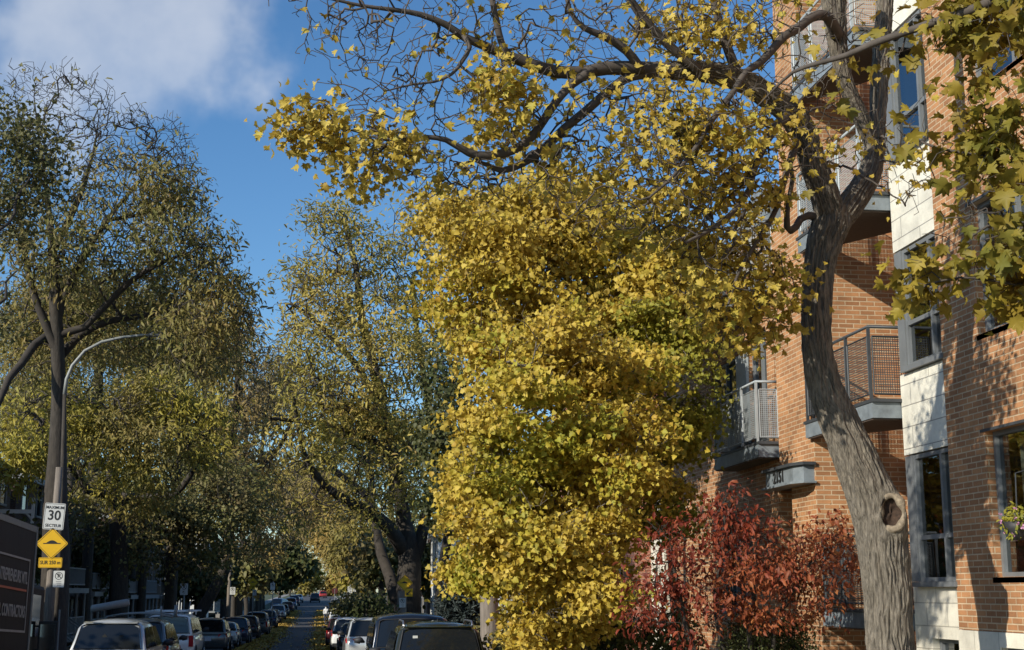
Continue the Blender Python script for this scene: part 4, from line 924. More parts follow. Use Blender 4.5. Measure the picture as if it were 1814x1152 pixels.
l10=L_([(1400,200,10),(1370,230,8),(1340,290,6),(1320,350,5),(1270,400,4),(1215,430,3)],14,12.8)
l11=L_([(1420,230,9),(1395,300,6),(1375,370,5),(1340,430,4),(1310,480,3),(1290,540,2)],14.2,13)
stub=L_([(1450,384,8),(1432,382,7),(1418,388,6.5),(1410,402,6.5),(1401,409,6.5),(1394,402,6),(1394,380,5),(1398,350,4),(1404,315,4),(1400,290,3)],YT,14.0)
near_blobs=[ # px,py,rx,ry,Y,rdepth,n,leafiness
 (555,205,38,26,12.6,.5,44,4.03),(530,238,28,26,12.6,.4,37,4.03),(590,255,40,35,12.6,.5,44,4.03),(640,300,42,40,12.6,.5,71,4.03),(700,275,50,40,12.7,.5,68,2.87),(665,235,50,30,12.6,.5,44,2.30),
 (870,155,45,40,12.9,.6,78,5.41),(905,200,50,45,12.9,.6,78,5.41),(880,240,50,28,13,.5,34,3.38),(940,180,30,50,13,.5,23,2.71),
 (640,75,60,35,12.7,.6,30,0.26),(545,70,35,25,12.7,.4,13,0.15),(560,10,90,30,12.7,.6,51,0.05),(700,60,90,60,12.8,.8,85,0.08),(800,30,60,60,12.9,.8,85,0.38),(850,20,50,40,12.9,.8,68,0.45),(720,130,90,55,12.7,.6,85,0.03),(640,165,60,30,12.6,.5,42,0.29),
 (760,200,90,35,12.7,.5,68,0.20),(770,300,90,35,12.8,.6,102,0.54),(850,330,70,30,13,.6,76,0.81),(900,60,60,60,13,.8,76,0.30),(980,60,80,60,13.1,.9,102,0.15),(980,175,90,60,13.2,.8,119,0.54),
 (1080,30,80,50,13.2,.9,102,0.24),(1180,25,60,50,13.3,.9,102,2.12),(1230,40,70,60,13.5,1,119,2.96),(1300,60,70,60,13.7,1,85,2.12),(1340,30,60,50,13.8,1,68,1.27),(1120,190,90,60,13.2,.9,136,0.79),(1200,200,80,70,13,1,136,3.09),(1270,240,80,70,13,1.1,136,3.53),
 (1350,240,60,60,13.5,1,76,3.09),(1060,260,90,50,13,.8,119,1.32),(1150,300,90,60,12.6,.9,153,2.65),(1240,340,90,60,13.9,1,153,3.88),(1330,350,60,60,13.9,1,85,4.37),(1200,400,80,40,13.9,.8,102,1.94),(1290,430,70,45,13.9,.9,85,4.37),(1340,480,70,40,13.9,.8,68,5.82),(1290,540,75,50,13.9,.8,119,5.82),(1330,590,60,35,13.9,.6,59,6.31),(1390,520,30,70,13.9,.4,44,5.82),(1230,490,50,50,13.9,.6,59,3.40),
 (1390,60,60,50,13.8,.8,51,0.85),(1430,180,50,60,13.4,.8,51,0.71),(1500,250,60,50,13.6,.8,47,1.00),(1530,120,40,90,14.2,.6,34,0.57),(1590,250,50,60,13.8,.8,44,1.00),(1450,260,50,60,13.2,.6,37,0.85),(1600,310,40,50,13.4,.6,34,1.25),(1500,40,60,40,13.8,.7,27,0.45),
 (1080,380,60,40,12.8,.8,51,0.88),(980,300,60,40,13,.7,59,1.01),
 (1235,238,14,14,12.9,.2,102,0.44)]+sprays([(480,0),(1450,0),(1420,200),(1380,330),(1300,470),(1100,430),(900,350),(760,330),(640,210),(560,120)],12.9,.7,150,25,70,16,.15,401)
nr,nb=tree('near_maple',[trunk,lf,rt,rt2,rt3,main,l2,l3,l4,l5,l6,l7,l8,l9,l10,l11,stub],near_blobs,'large leaning maple with a cut knot hole and sparse yellow leaves before the brick building','tree',LM['near'],'maple',.07,MT['bark'],seed=11,svar=.5,lfk=.8,gaps=True,clf=3.,step=.12,rtip=.0042,spread=.13,wig=.22,bias=.3,hero=True,twigm=MT['twig'])
def rows_of(l):
    o=[]
    for q in l:
        if len(q)==4:
            p=at(q[0],q[1],Y=q[2]);o.append((*p,q[3]*np.linalg.norm(p-np.array((0,0,H)))/f))
        else:o.append(q[1:])
    return o
kc=at(1580,908,Y=YT-.285);nrm=np.array((-.27,-.96,.06));nrm/=np.linalg.norm(nrm);sx=np.cross(nrm,(0,0,1));sx/=np.linalg.norm(sx);sz=np.cross(sx,nrm)
VV=[];FF=[];of=0
for rws,ns,sd_ in ((rows_of(trunk),340,1),(rows_of(lf),200,2),(rows_of(rt+rt2[1:]),200,3),(rows_of(rt3),160,4)):
    v,fc=bark_sweep(rws,ns,.02 if sd_==1 else .025,seed=sd_);
    if sd_==1:
        q_=v-kc;a_=q_@sx/.125;b_=q_@sz/.185;n_=q_@nrm;d_=np.hypot(a_,b_)
        wt_=np.clip((2.1-d_)/1.0,0,1);wt_=wt_*wt_*(3-2*wt_)*(n_>-.36)
        tgt=np.where(d_<.95,-.13*(1-(d_/.95)**4)-.02,.0+.012*np.sin(3*a_+5*b_))
        v=v+((tgt-n_)*wt_)[:,None]*nrm
    VV.append(v);FF.append(fc+of);of+=len(v)
npmesh('trunk',np.vstack(VV)-nb,np.vstack(FF),MT['bark'],nr,True)
# knot hole: callus ring and hollow
V=[];n1,n2=40,16;g=np.random.default_rng(2)
for i in range(n1):
    a=2*math.pi*i/n1;tk=.036+.012*math.sin(a*3+1)+.008*math.cos(5*a)
    for j in range(n2):
        e=2*math.pi*j/n2;rr=tk*math.cos(e);V.append(kc+sx*((.125+rr)*math.cos(a))+sz*((.185+rr)*math.sin(a))+nrm*(tk*1.0*math.sin(e)-.01+g.normal(0,.002)-(.05 if math.cos(a)>.5 else 0)))
Fk=[(i*n2+j,((i+1)%n1)*n2+j,((i+1)%n1)*n2+(j+1)%n2,i*n2+(j+1)%n2) for i in range(n1) for j in range(n2)]
kr=MB().add([tuple(v-nb) for v in V],Fk).build('knot_rim',MT['callus'],nr,True)
q=MB();vs=[]
for j,(s,dp) in enumerate(((1.0,.0),(.95,-.03),(.85,-.06),(.5,-.085),(.01,-.09))):
    for i in range(n1):
        a=2*math.pi*i/n1;vs.append(tuple(kc+sx*(.115*s*math.cos(a))+sz*(.175*s*math.sin(a))+nrm*(dp+.012*math.sin(3*a+j))-nb))
q.add(vs,[(j*n1+i,j*n1+(i+1)%n1,(j+1)*n1+(i+1)%n1,(j+1)*n1+i) for j in range(4) for i in range(n1)]);q.build('hollow',MT['wood'],nr,True)
# squirrel nest
ne=thing('squirrel_nest',tuple(at(1228,240,Y=13)),'dark round twig nest tangled in the near maple branches','nest')
g=np.random.default_rng(8);q=MB()
for i in range(170):
    d=g.normal(0,1,3);d/=np.linalg.norm(d);c=d*g.uniform(.03,.15)*np.array((1.3,1,.8));e=np.cross(d,g.normal(0,1,3));e/=np.linalg.norm(e);q.tube([c-e*.12,c+d*.01,c+e*.12],.004,3,False)
q.build('twigs',MT['twig'],ne)
leaves('dry_leaves',g.normal(0,.08,(90,3)),.1,'maples',LM['olive'],ne,None,.3,.5)
# --- maple overhanging from the right edge
rb=at(1960,900,Y=9.3)
R_tr=[('g',rb[0],9.3,-.05,.24),('g',rb[0]-.03,9.3,2.4,.2),('g',rb[0]+.02,9.3,4.6,.17),('g',rb[0],9.4,6.6,.12),('g',rb[0]-.1,9.5,9.,.06)]
def Rl(pts,Y0,Y1): return [('g',rb[0],9.35,float(at(1960,pts[0][1]+40,Y=9.3)[2]),.05)]+L_(pts,Y0,Y1)
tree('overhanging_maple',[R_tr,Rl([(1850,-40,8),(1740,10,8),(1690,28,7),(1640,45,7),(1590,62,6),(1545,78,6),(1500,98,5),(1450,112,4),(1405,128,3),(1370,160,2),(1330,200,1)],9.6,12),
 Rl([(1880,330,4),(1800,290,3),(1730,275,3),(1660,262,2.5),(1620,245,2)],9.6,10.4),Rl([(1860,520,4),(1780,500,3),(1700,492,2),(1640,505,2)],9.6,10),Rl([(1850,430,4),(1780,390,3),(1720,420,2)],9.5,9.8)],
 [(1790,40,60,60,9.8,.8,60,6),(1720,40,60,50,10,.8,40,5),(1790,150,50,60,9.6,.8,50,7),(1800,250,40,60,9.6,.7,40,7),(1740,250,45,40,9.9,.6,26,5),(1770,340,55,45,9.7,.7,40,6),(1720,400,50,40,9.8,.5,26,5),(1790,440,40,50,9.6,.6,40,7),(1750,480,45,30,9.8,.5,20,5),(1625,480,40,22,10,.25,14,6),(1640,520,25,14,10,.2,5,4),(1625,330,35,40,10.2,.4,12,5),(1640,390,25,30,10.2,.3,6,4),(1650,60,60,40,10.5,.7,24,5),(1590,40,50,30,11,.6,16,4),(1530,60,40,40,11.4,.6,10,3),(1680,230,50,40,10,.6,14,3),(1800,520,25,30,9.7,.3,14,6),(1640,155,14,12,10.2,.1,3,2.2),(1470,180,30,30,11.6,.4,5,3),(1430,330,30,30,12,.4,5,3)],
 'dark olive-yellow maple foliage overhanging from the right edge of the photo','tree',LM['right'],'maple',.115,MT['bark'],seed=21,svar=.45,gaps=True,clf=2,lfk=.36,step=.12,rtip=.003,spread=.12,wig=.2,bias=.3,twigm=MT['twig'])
# --- yellow maples in the middle
PLOW=[(800,875),(850,780),(865,700),(830,640),(870,600),(880,540),(960,570),(1010,520),(1060,590),(1120,570),(1150,640),(1160,760),(1170,860),(1120,900),(1110,1000),(1090,1060),(1040,1080),(1000,1110),(960,1150),(920,1125),(915,1060),(875,1045),(855,1000),(835,940)]
PTAL=[(775,470),(790,400),(770,360),(820,330),(900,330),(960,300),(1060,320),(1150,370),(1230,380),(1260,480),(1200,570),(1100,600),(900,610),(830,640),(805,570),(790,520)]
PGRN=[(1110,540),(1200,540),(1230,620),(1265,660),(1265,740),(1240,800),(1190,800),(1200,880),(1240,960),(1180,1000),(1120,980),(1100,900),(1130,800),(1110,660)]
PNEAR=[(1040,250),(1120,150),(1260,140),(1400,200),(1420,330),(1420,500),(1390,600),(1330,640),(1270,600),(1200,520),(1080,420),(960,350),(980,280)]
g3=('g',4.45,22.5,0.,.19)
tree('yellow_maple',[[g3]+L_([(1027,1120,9),(1028,1040,9),(1024,980,8),(1010,900,8),(1000,800,7),(985,700,5),(965,640,2)],22.5,23.2),
 L_([(1020,960,6),(960,880,5),(900,820,4),(850,780,3)],22.5,21.8),L_([(1015,920,5),(1060,840,5),(1090,740,4),(1080,640,3)],22.6,23),L_([(1026,1030,5),(960,990,4),(900,960,3),(860,920,2)],22.5,21.6),L_([(1005,820,5),(1020,700,3),(1060,620,2)],22.7,23.6)],
 [(880,930,80,75,21.6,1.2,46,11.00),(875,1000,45,50,21.6,.9,22,11.00),(930,1010,80,60,21.5,1.1,34,11.00),(960,1095,45,45,21.6,.7,16,10.00),(1030,1050,50,60,22,1,14,7.00),(870,850,80,60,21.8,1.2,36,11.00),(960,860,90,70,21.8,1.3,38,11.00),(1060,930,70,80,22,1.2,24,9.00),(1080,820,80,80,22.3,1.3,30,9.00),
 (900,740,90,60,22,1.3,38,10.00),(1000,740,90,70,22.2,1.4,38,10.00),(1090,720,80,80,22.6,1.3,30,9.00),(880,650,70,60,22.4,1.2,26,9.00),(960,630,80,70,22.6,1.4,30,8.00),(1060,640,80,70,22.8,1.3,28,9.00),(1120,660,60,50,22.8,1,18,9.00),(840,600,50,60,23,1,14,7.00),(1100,1010,40,60,22.4,.8,8,5.00),(1140,870,40,60,22.8,.8,8,5.00)]+sprays(PLOW,21.9,1.9,210,16,60,26,11,301),
 'tall bright yellow maple in the centre, its crown reaching nearly to the ground','tree',LM['low'],'maples',.078,MT['bark'],seed=31,lfk=2.0,vs=.35,gaps=True,clf=1.3,step=.28,rtip=.005,spread=.2,wig=.14)
tree('golden_maple',[[('g',5.3,27.5,0,.2)]+L_([(1042,900,9),(1030,800,8),(1010,700,8),(980,600,7),(960,500,6),(945,400,5)],27.5,26.5),L_([(1010,700,6),(1060,600,4),(1100,480,2.5),(1090,420,1.5)],27.4,26.5),L_([(985,620,6),(900,540,5),(830,470,4),(790,420,3)],27,26),L_([(960,500,4),(1010,420,4),(1020,340,3)],26.6,26)],
 [(800,420,60,45,26,1.3,27,9.00),(850,480,80,60,26,1.5,47,10.00),(930,400,80,60,26,1.5,47,10.00),(860,380,60,40,26,1.2,20,8.00),(960,340,60,45,26,1.3,22,8.00),(1040,400,80,60,26,1.5,37,8.00),(1120,440,70,60,26.4,1.4,27,7.00),(930,490,90,60,26,1.6,45,9.00),(1030,500,90,60,26.3,1.6,37,8.00),(810,530,65,50,26.3,1.3,32,9.00),(780,480,40,50,26.4,1.0,20,8.00),(870,560,80,50,26.3,1.4,32,8.00),(980,560,90,50,26.4,1.5,30,7.00),(1100,540,70,60,26.6,1.3,22,6.00),(850,620,60,60,26.6,1.2,20,7.00),(1150,480,50,60,27,1,12,6.00),(1180,400,60,60,27,1.1,15,6.00),(1120,350,60,50,26.5,1.2,15,6.00),(830,440,60,50,25.9,1.2,20,9.00)]+sprays(PTAL,26,2.2,200,16,60,22,10,302),
 'taller golden maple rising behind and above the bright yellow one','tree',LM['tall'],'maples',.095,MT['bark'],seed=32,lfk=1.7,vs=.4,gaps=True,clf=1.1,step=.3,rtip=.006,spread=.22,wig=.12)
tree('green_maple',[[('g',6.5,24.5,0,.14)]+L_([(1190,1000,7),(1185,900,7),(1180,800,6),(1170,700,5),(1165,600,4)],24.5,24),L_([(1182,760,4),(1220,700,3),(1240,680,2)],24.3,23.6)],
 [(1190,600,60,50,23.8,.8,50,8),(1230,690,35,50,23.6,.7,30,8),(1200,740,40,45,23.7,.6,20,6),(1150,560,60,40,24,.8,35,7),(1200,640,50,40,23.6,.7,35,8),(1240,740,22,35,23.6,.4,10,7),(1150,760,50,60,24,.8,25,5),(1170,860,60,50,24.2,.8,20,4),(1200,930,50,50,24.4,.7,15,3),(1150,960,40,60,24,.7,17,4),(1130,620,40,60,24,.8,20,6)]+sprays(PGRN,23.8,.9,50,20,45,18,8,303),
 'slim yellow-green maple squeezed between the yellow maple and the balconies','tree',LM['green'],'maples',.082,MT['bark'],seed=33,lfk=1.3,vs=.4,gaps=True,clf=1.4,step=.25,rtip=.005,spread=.2)
# --- red shrub
tree('crimson_shrub',[[('g',5.85,18.4,0,.06)]+L_([(1230,1150,5),(1205,1060,4),(1190,980,2)],18.4,18.2),[('g',5.95,18.6,0,.05)]+L_([(1270,1100,4),(1280,980,3),(1285,890,2)],18.5,18.4)],
 [(1150,1080,48,45,18.3,.6,27,4.80),(1200,1020,50,40,18.3,.6,30,4.80),(1240,950,45,38,18.4,.5,25,4.80),(1270,890,45,35,18.6,.5,18,4.00)]+sprays([(1085,1110),(1100,1010),(1170,980),(1150,920),(1230,930),(1260,850),(1345,850),(1310,930),(1400,930),(1340,1010),(1380,1060),(1280,1100),(1240,1150),(1170,1110)],18.3,.8,100,14,44,12,4.6,311),
 'crimson leafed shrub left of the orange one, in front of the building entrance','shrub',LM['red'],'oval',.088,MT['dtwig'],seed=41,step=.14,rtip=.003,spread=.11,wig=.15,droop=1.0,svar=.45,gaps=True,clf=4)
tree('orange_shrub',[[('g',6.2,18.4,0,.06)]+L_([(1330,1150,5),(1335,1060,4),(1330,980,3),(1340,910,1)],18.4,18.2),[('g',6.3,18.4,0,.05)]+L_([(1370,1130,4),(1410,1040,3),(1450,980,2),(1500,960,1)],18.4,17.9)],
 [(1350,1040,60,45,18.1,.6,27,4.80),(1420,990,50,35,18,.5,24,4.80),(1480,990,40,35,17.8,.4,18,4.80)]+sprays([(1200,1100),(1270,1010),(1330,990),(1380,930),(1450,960),(1500,900),(1540,940),(1530,1010),(1480,1040),(1470,1100),(1400,1090),(1300,1120)],18.1,.8,115,14,44,12,4.8,312),
 'orange-red leafed shrub under the 2151 canopy, beside the big maple trunk','shrub',LM['redo'],'oval',.085,MT['dtwig'],seed=42,step=.14,rtip=.003,spread=.11,wig=.15,droop=1.0,svar=.45,gaps=True,clf=4)
E_=None
def bush(name,px,py,rx,ry,Y,n,label,m,tmp,ls,seed,lf=8,cat='shrub',rd=None,gr=None,spread=.1):
    c=at(px,py,Y=Y);z0=zg(Y);b=('g',c[0],Y,z0,.05)
    return tree(name,[[b,('g',c[0]+.02,Y,max(z0+.2,(c[2]+z0)/2),.035),('g',c[0],Y,max(z0+.3,c[2]),.02)]],[(px,py,rx,ry,Y,rd or rx*Y/f,n,lf)],label,cat,m,tmp,ls,MT['twig'],seed=seed,step=.2,rtip=.004,spread=spread,wig=.15,group=gr)
bush('cedar_shrub',1325,1165,42,75,18.6,260,'dark green cedar shrub under the red shrub beside the entrance',LM['dark'],'oval',.06,51,14)
bush('cedar_shrub',1395,1165,38,70,18.9,230,'dark cedar shrub right of the first one, near the white stone base',LM['dark'],'oval',.06,52,14)
bush('leafy_bush',930,1140,60,45,26,170,'low green-brown bush beneath the yellow maple',LM['olive'],'round',.08,53,9)
bush('leafy_bush',1080,1130,60,50,24,190,'dark tangled bush right of the yellow maple trunk',LM['dark'],'round',.08,54,9)
bush('leafy_bush',1180,1130,60,45,22,150,'dark shrub left of the cedar shrubs below the red leaves',LM['dark'],'round',.08,55,8)
bush('leafy_bush',650,1080,50,28,90,200,'green bush behind the dark cars at the small bright diamond sign',LM['dark'],'round',.2,56,9,spread=.25)
bush('leafy_bush',620,1075,30,22,110,120,'far green hedge bush left of the scooter',LM['olive'],'round',.2,57,9,spread=.25)
bush('leafy_bush',690,1105,30,18,64,90,'small bush at the foot of the wooden post',LM['dark'],'round',.14,58,8,spread=.2)
bush('leafy_bush',880,1120,40,40,40,120,'grey-green bush between spruce and yellow maple',LM['olive'],'round',.1,59,7)
# blue spruce
sx_=at(820,1080,Y=42);sz0=zg(42)
spt=thing('blue_spruce',(sx_[0],42,sz0),'dark blue-green spruce beside the bright yellow maple','tree')
MB().tube([(0,0,0),(0,0,3.9)],[.12,.02],8).build('trunk',MT['bark2'],spt,True)
g=np.random.default_rng(61);pp=[];oo=[]
for i in range(150):
    z=.3+3.5*(i/150)**1.0;Rr=(1.55*(1-(z/4.1))+.08)*g.uniform(.75,1.1);a=i*2.4
    for t in np.linspace(.15,1,26):
        for k in range(5): pp.append((math.cos(a)*Rr*t+g.normal(0,.06),math.sin(a)*Rr*t+g.normal(0,.06),z-.22*t*t*Rr+g.normal(0,.04)));oo.append((math.cos(a),math.sin(a),.1))
leaves('crown',np.array(pp),.16,'frond',LM['spruce'],spt,np.array(oo),.0,.5,.5)
# --- big locust on the right, arching over the street
YL=78;bl_=at(722,1088,Y=YL)
def Lk(p,Y0=YL,Y1=None): return L_(p,Y0,Y1)
tree('arching_locust',[[('g',bl_[0],YL,zg(YL),.85)]+Lk([(722,1060,23),(726,1000,20),(722,960,17),(712,900,13),(700,820,11),(680,740,10),(660,640,9),(640,560,7),(630,470,5),(610,400,3)]),
 Lk([(716,980,14),(690,935,12),(650,905,10),(610,885,8),(575,860,7),(545,820,6),(530,770,4),(520,700,3)],YL,70),Lk([(726,1000,13),(745,960,11),(755,900,9),(770,820,8),(760,720,6),(740,600,5),(730,500,4)],YL,80),
 Lk([(700,1060,12),(690,1020,10),(675,980,9),(665,930,7),(650,880,6),(600,840,5),(560,800,4)],YL,84),Lk([(700,820,8),(660,780,7),(610,760,6),(560,750,5),(520,745,4),(480,742,3)],YL,72),Lk([(680,740,7),(640,660,6),(590,600,5),(550,560,4),(520,540,3)],YL,75),Lk([(770,820,7),(730,790,6),(690,770,5),(640,720,4)],80,74)],
 [(590,400,60,40,76,3,150,4),(560,470,60,40,76,3,130,4),(640,460,80,60,76,4,200,4.5),(560,560,70,60,76,4,180,4),(660,560,90,60,76,4,220,5.5),(740,480,60,80,78,4,160,4.5),(600,640,90,50,74,4,200,5),(700,640,90,50,75,4,210,6.5),(530,620,50,60,74,4,120,3.5),(620,700,80,40,73,4,180,7),(700,730,90,50,74,4,200,6),(560,720,70,50,72,4,140,4),(760,620,60,80,78,4,140,6),(620,800,90,60,74,4,170,4),(700,840,80,60,75,4,150,4.5),(520,800,50,60,72,3,90,3.5),(760,820,50,80,78,3,120,5.5),(560,890,60,50,72,3,90,3.5),(650,900,70,40,76,3,90,3.5),(720,400,40,50,80,3,60,2.5),(780,400,40,60,80,3,60,4)],
 'huge arching locust right of the street with dark forked trunk behind the diamond sign','tree',LM['loc'],'frond',.33,MT['bark2'],seed=71,step=.9,rtip=.015,spread=.5,wig=.12,bias=.7,lfk=1.5,gaps=True,clf=.5,droop=.55,rnd=.9,twigm=MT['dtwig'])
# dark green linden behind the yellow maple, with leaning trunk at the white house
tree('dark_linden',[[('g',float(at(790,1085,Y=60)[0])-.2,60,zg(60),.28)]+L_([(780,1060,10),(785,1000,9),(795,940,8),(800,860,6),(800,760,5),(800,680,3)],60,60)],
 [(800,900,50,50,60,2.2,150,9),(810,830,50,60,60,2.2,170,9),(800,740,55,60,60,2.2,170,9),(790,670,50,50,60,2,120,8),(770,790,30,50,60,1.5,50,7),(815,930,25,25,60,1,20,6)],
 'dark green linden crown squeezed left of the bright yellow maple','tree',LM['dark'],'round',.2,MT['bark2'],seed=72,step=.6,rtip=.01,spread=.3)
tr_=at(868,1100,Y=38)
tree('grey_ash',[[('g',tr_[0],38,zg(38),.28)]+L_([(868,1105,17),(866,1060,16),(864,1000,15),(870,900,12),(880,800,9),(900,600,6)],38,38)],[(880,640,70,80,38,1.5,60,3),(860,760,50,60,38,1.5,50,4)],'grey trunked ash with its bole showing under the yellow maple','tree',LM['tall'],'maples',.15,MT['pole'],seed=73,step=.5,rtip=.008,spread=.25)
# --- left trees
YQ=47;ql=at(96,1080,Y=YQ)
tree('bare_locust',[[('g',ql[0],YQ,zg(YQ),.48)]+L_([(98,1000,23),(98,900,20),(102,800,15),(104,700,12),(102,620,11),(98,540,10),(92,430,7),(80,320,3),(66,220,1.5),(60,170,.8)],YQ,45),
 L_([(100,620,8),(78,598,7),(60,612,7),(38,645,6.5),(15,672,6),(-5,720,5),(-40,770,5)],YQ,44),L_([(102,640,8),(140,595,7),(190,570,6),(235,562,5),(275,555,3.5),(330,535,2),(380,510,1)],YQ,48),L_([(98,560,8),(140,470,6),(190,390,4),(240,330,2.5),(285,280,1.5),(310,260,.8)],46,45),L_([(100,620,8),(60,520,6),(40,420,4),(30,300,2),(32,220,.8)],46,45),L_([(92,450,6),(140,350,5),(165,270,2),(175,210,.8)],46,46),L_([(190,390,4),(270,375,2.5),(310,345,1.5),(340,325,.8)],46,44),L_([(150,580,6),(230,500,5),(300,460,3),(360,440,1)],46,44)],
 [(60,180,60,60,45,2.5,315,0.08),(140,180,60,60,45,2.5,357,0.08),(220,240,60,60,45,2.5,399,0.08),(300,260,50,50,45,2.5,315,0.11),(330,330,45,50,45,2.5,273,0.38),(120,300,90,60,45,3,420,0.38),(220,330,80,60,45,3,420,0.9),(290,340,50,40,44,2,210,3.0),(200,430,100,60,45,3,462,1.2),(310,430,70,50,44,3,315,1.88),(80,430,80,70,45,3,357,1.5),(350,400,35,50,44,2,126,0.75),(370,500,50,40,44,2,210,1.88),(260,520,90,50,49,3,357,2.1),(130,540,90,50,49,3,315,1.88),(40,560,50,60,49,2,168,1.88),(400,560,50,40,44,2,189,1.65),(340,580,70,40,44,3,231,2.25),(20,300,40,80,45,2,126,0.38),(380,440,40,50,44,2,110,1.6),(420,520,40,40,44,2,110,2.2),(300,510,80,60,49,2.5,160,3),(180,600,120,50,49,3,200,3),(100,460,90,70,44,3,180,2.4),(60,640,70,50,49,2,120,2.6),(360,640,80,50,44,2.5,140,3)],
 'tall half-bare locust at the left, fine twigs against the sky','tree',LM['locd'],'frond',.23,MT['bark2'],lfk=1.9,seed=81,step=.5,rtip=.0085,spread=.24,wig=.11,bias=.8,growup=.06,droop=.9,rnd=.8,twigm=MT['dtwig'])
lx=at(215,1090,Y=66)
tree('yellow_locust',[[('g',lx[0],66,zg(66),.35)]+L_([(212,1000,14),(205,900,12),(200,820,10),(215,740,8),(240,680,6)],66,62),L_([(205,880,8),(160,870,7),(150,860,7),(120,820,4)],66,60),L_([(206,880,7),(260,880,6),(310,875,6),(350,820,4),(372,760,3)],66,60),L_([(200,800,6),(170,720,6),(150,710,5),(110,700,3)],64,58)],
 [(270,710,70,40,58,2.5,170,9),(380,720,35,30,58,1.5,60,7),(200,740,70,40,58,2.5,120,5),(170,780,80,50,58,2.5,140,6),(270,790,90,50,58,3,190,7),(370,800,50,50,59,2.5,100,4.5),(230,860,90,40,58,2.5,150,6),(50,780,50,50,55,2,80,6),(30,830,50,40,55,2,80,6),(330,680,60,40,60,2.5,90,5),(90,720,60,60,56,2,80,4),(20,700,40,60,54,2,60,5),(130,850,50,40,57,2,70,4),(240,930,50,50,60,1.5,50,3)],
 'yellow-green locust with drooping fronds behind the street lamp','tree',LM['locy'],'frond',.28,MT['bark2'],seed=82,step=.7,rtip=.012,spread=.34,wig=.15,droop=.8,rnd=.8,gaps=True,clf=.6,lfk=1.3)
tree('olive_tree',[[('g',float(at(300,1090,Y=72)[0]),72,zg(72),.25)]+L_([(303,1000,9),(306,930,8),(310,850,6),(320,780,4)],72,70),L_([(305,960,5),(260,900,4),(210,860,3)],72,68),L_([(306,940,5),(360,900,4),(400,850,3)],72,69)],
 [(300,930,80,60,68,3,230,9),(380,920,70,60,69,3,200,9),(230,900,70,60,68,3,150,8),(330,860,90,60,69,3,180,7),(420,870,60,60,70,3,130,6),(340,1000,60,30,68,2,90,7),(180,880,60,50,67,2.5,90,6),(420,960,50,40,70,2,80,7),(260,990,40,25,67,2,50,6),(200,960,30,40,67,2,30,5),(140,920,50,50,66,2,50,5)],
 'dense olive-green small leafed tree above the white pickup','tree',LM['olive'],'round',.15,MT['bark2'],lfk=2,gaps=True,clf=.6,seed=83,step=.7,rtip=.011,spread=.38,wig=.15)
dl=at(-90,900,Y=24)
tree('dark_maple',[[('g',-9.6,24,0,.3),('g',-9.5,24,4,.26),('g',-9.4,24,7,.2),('g',-9.2,24,9,.12)],[('g',-9.4,24,6.5,.05)]+L_([(-20,420,3),(30,350,2),(70,290,1)],24,25),[('g',-9.45,24,5,.05)]+L_([(-30,560,3),(10,500,2),(30,480,1)],24,25)],
 [(20,230,45,40,25,.9,90,8),(60,260,45,40,25,.9,80,7),(30,310,60,40,25,1,110,8),(80,300,35,30,25,.8,50,6),(10,380,45,50,25,1,90,7),(30,190,30,25,25,.6,30,3),(-10,560,30,50,25,.8,50,7),(60,360,35,30,25,.6,30,5)],
 'dark green leafy branches entering at the upper left edge','tree',LM['olived'],'maples',.07,MT['bark2'],lfk=1.0,gaps=True,clf=2.2,seed=84,step=.3,rtip=.006,spread=.26,twigm=MT['dtwig'])
tree('brown_locust',[[('g',-9.2,96,zg(96),.45)]+L_([(400,1000,9),(405,900,8),(410,800,7),(420,700,6),(425,600,4)],96,92),L_([(405,900,6),(450,840,5),(490,800,4),(520,740,3)],96,90),L_([(410,800,5),(370,720,4),(350,640,3)],96,92)],
 [(420,570,45,40,92,3,150,1),(440,620,50,50,92,3,170,1.2),(380,640,60,50,92,4,170,2.2),(400,720,90,50,92,5,220,2.4),(470,680,50,60,90,4,150,2),(480,780,60,60,88,4,170,2.6),(400,800,80,50,90,4,180,3),(460,870,60,60,90,4,170,3.4),(390,900,50,60,92,4,100,3.5),(490,930,40,50,92,3,90,4),(440,960,50,40,92,3,90,4)],
 'brownish half-bare locust arching in from the left middle distance','tree',LM['far'],'frond',.45,MT['bark2'],seed=85,step=.9,rtip=.016,spread=.5,wig=.16,droop=1.)
# evergreen dome far left and small far trees
def far_tree(px,topy,boty,rx,Y,m,label,seed,n=320,lf=9,ls=.4,tmp='round',name='street_tree',r=.3,bot=1065,grp='far street trees'):
    cyy=(topy+boty)/2;ry=(boty-topy)/2;X=at(px,1060,Y=Y)[0];X=min(X,-8.6) if px<563 else max(X,4.3);k=Y/f
    g=np.random.default_rng(seed);bl=[]
    for i in range(7):
        a=g.uniform(-.55,.55);bb=g.uniform(-.55,.55);bl.append((px+a*rx,cyy+bb*ry,rx*.55,ry*.5,Y+g.normal(0,1),rx*k*.7,n//7,lf))
    tr_=[('g',X,Y,zg(Y),r),('g',X,Y,float(at(px,boty,Y=Y)[2])+.5,r*.8)]+[(px+g.normal(0,2),yy,Y,max(1,rr)) for yy,rr in ((cyy,r/k*.4),(topy+ry*.4,r/k*.25))]
    return tree(name,[tr_],bl,label,'tree',m,tmp,ls,MT['bark2'],seed=seed,step=max(.5,Y*.009),rtip=Y*.00015,spread=.5,wig=.15,group=grp)
far_tree(503,965,1043,48,180,LM['dark'],'dense dark green rounded tree low over the far left cars',91,n=520,lf=14,ls=.6)
far_tree(600,930,1030,50,150,LM['loco'],'small orange-yellow tree right of the far street opening',92,n=420,lf=9,ls=.5,tmp='frond')
far_tree(640,860,1020,60,120,LM['loco'],'golden tree just left of the big dark locust trunk',93,n=460,lf=6,ls=.5,tmp='frond')
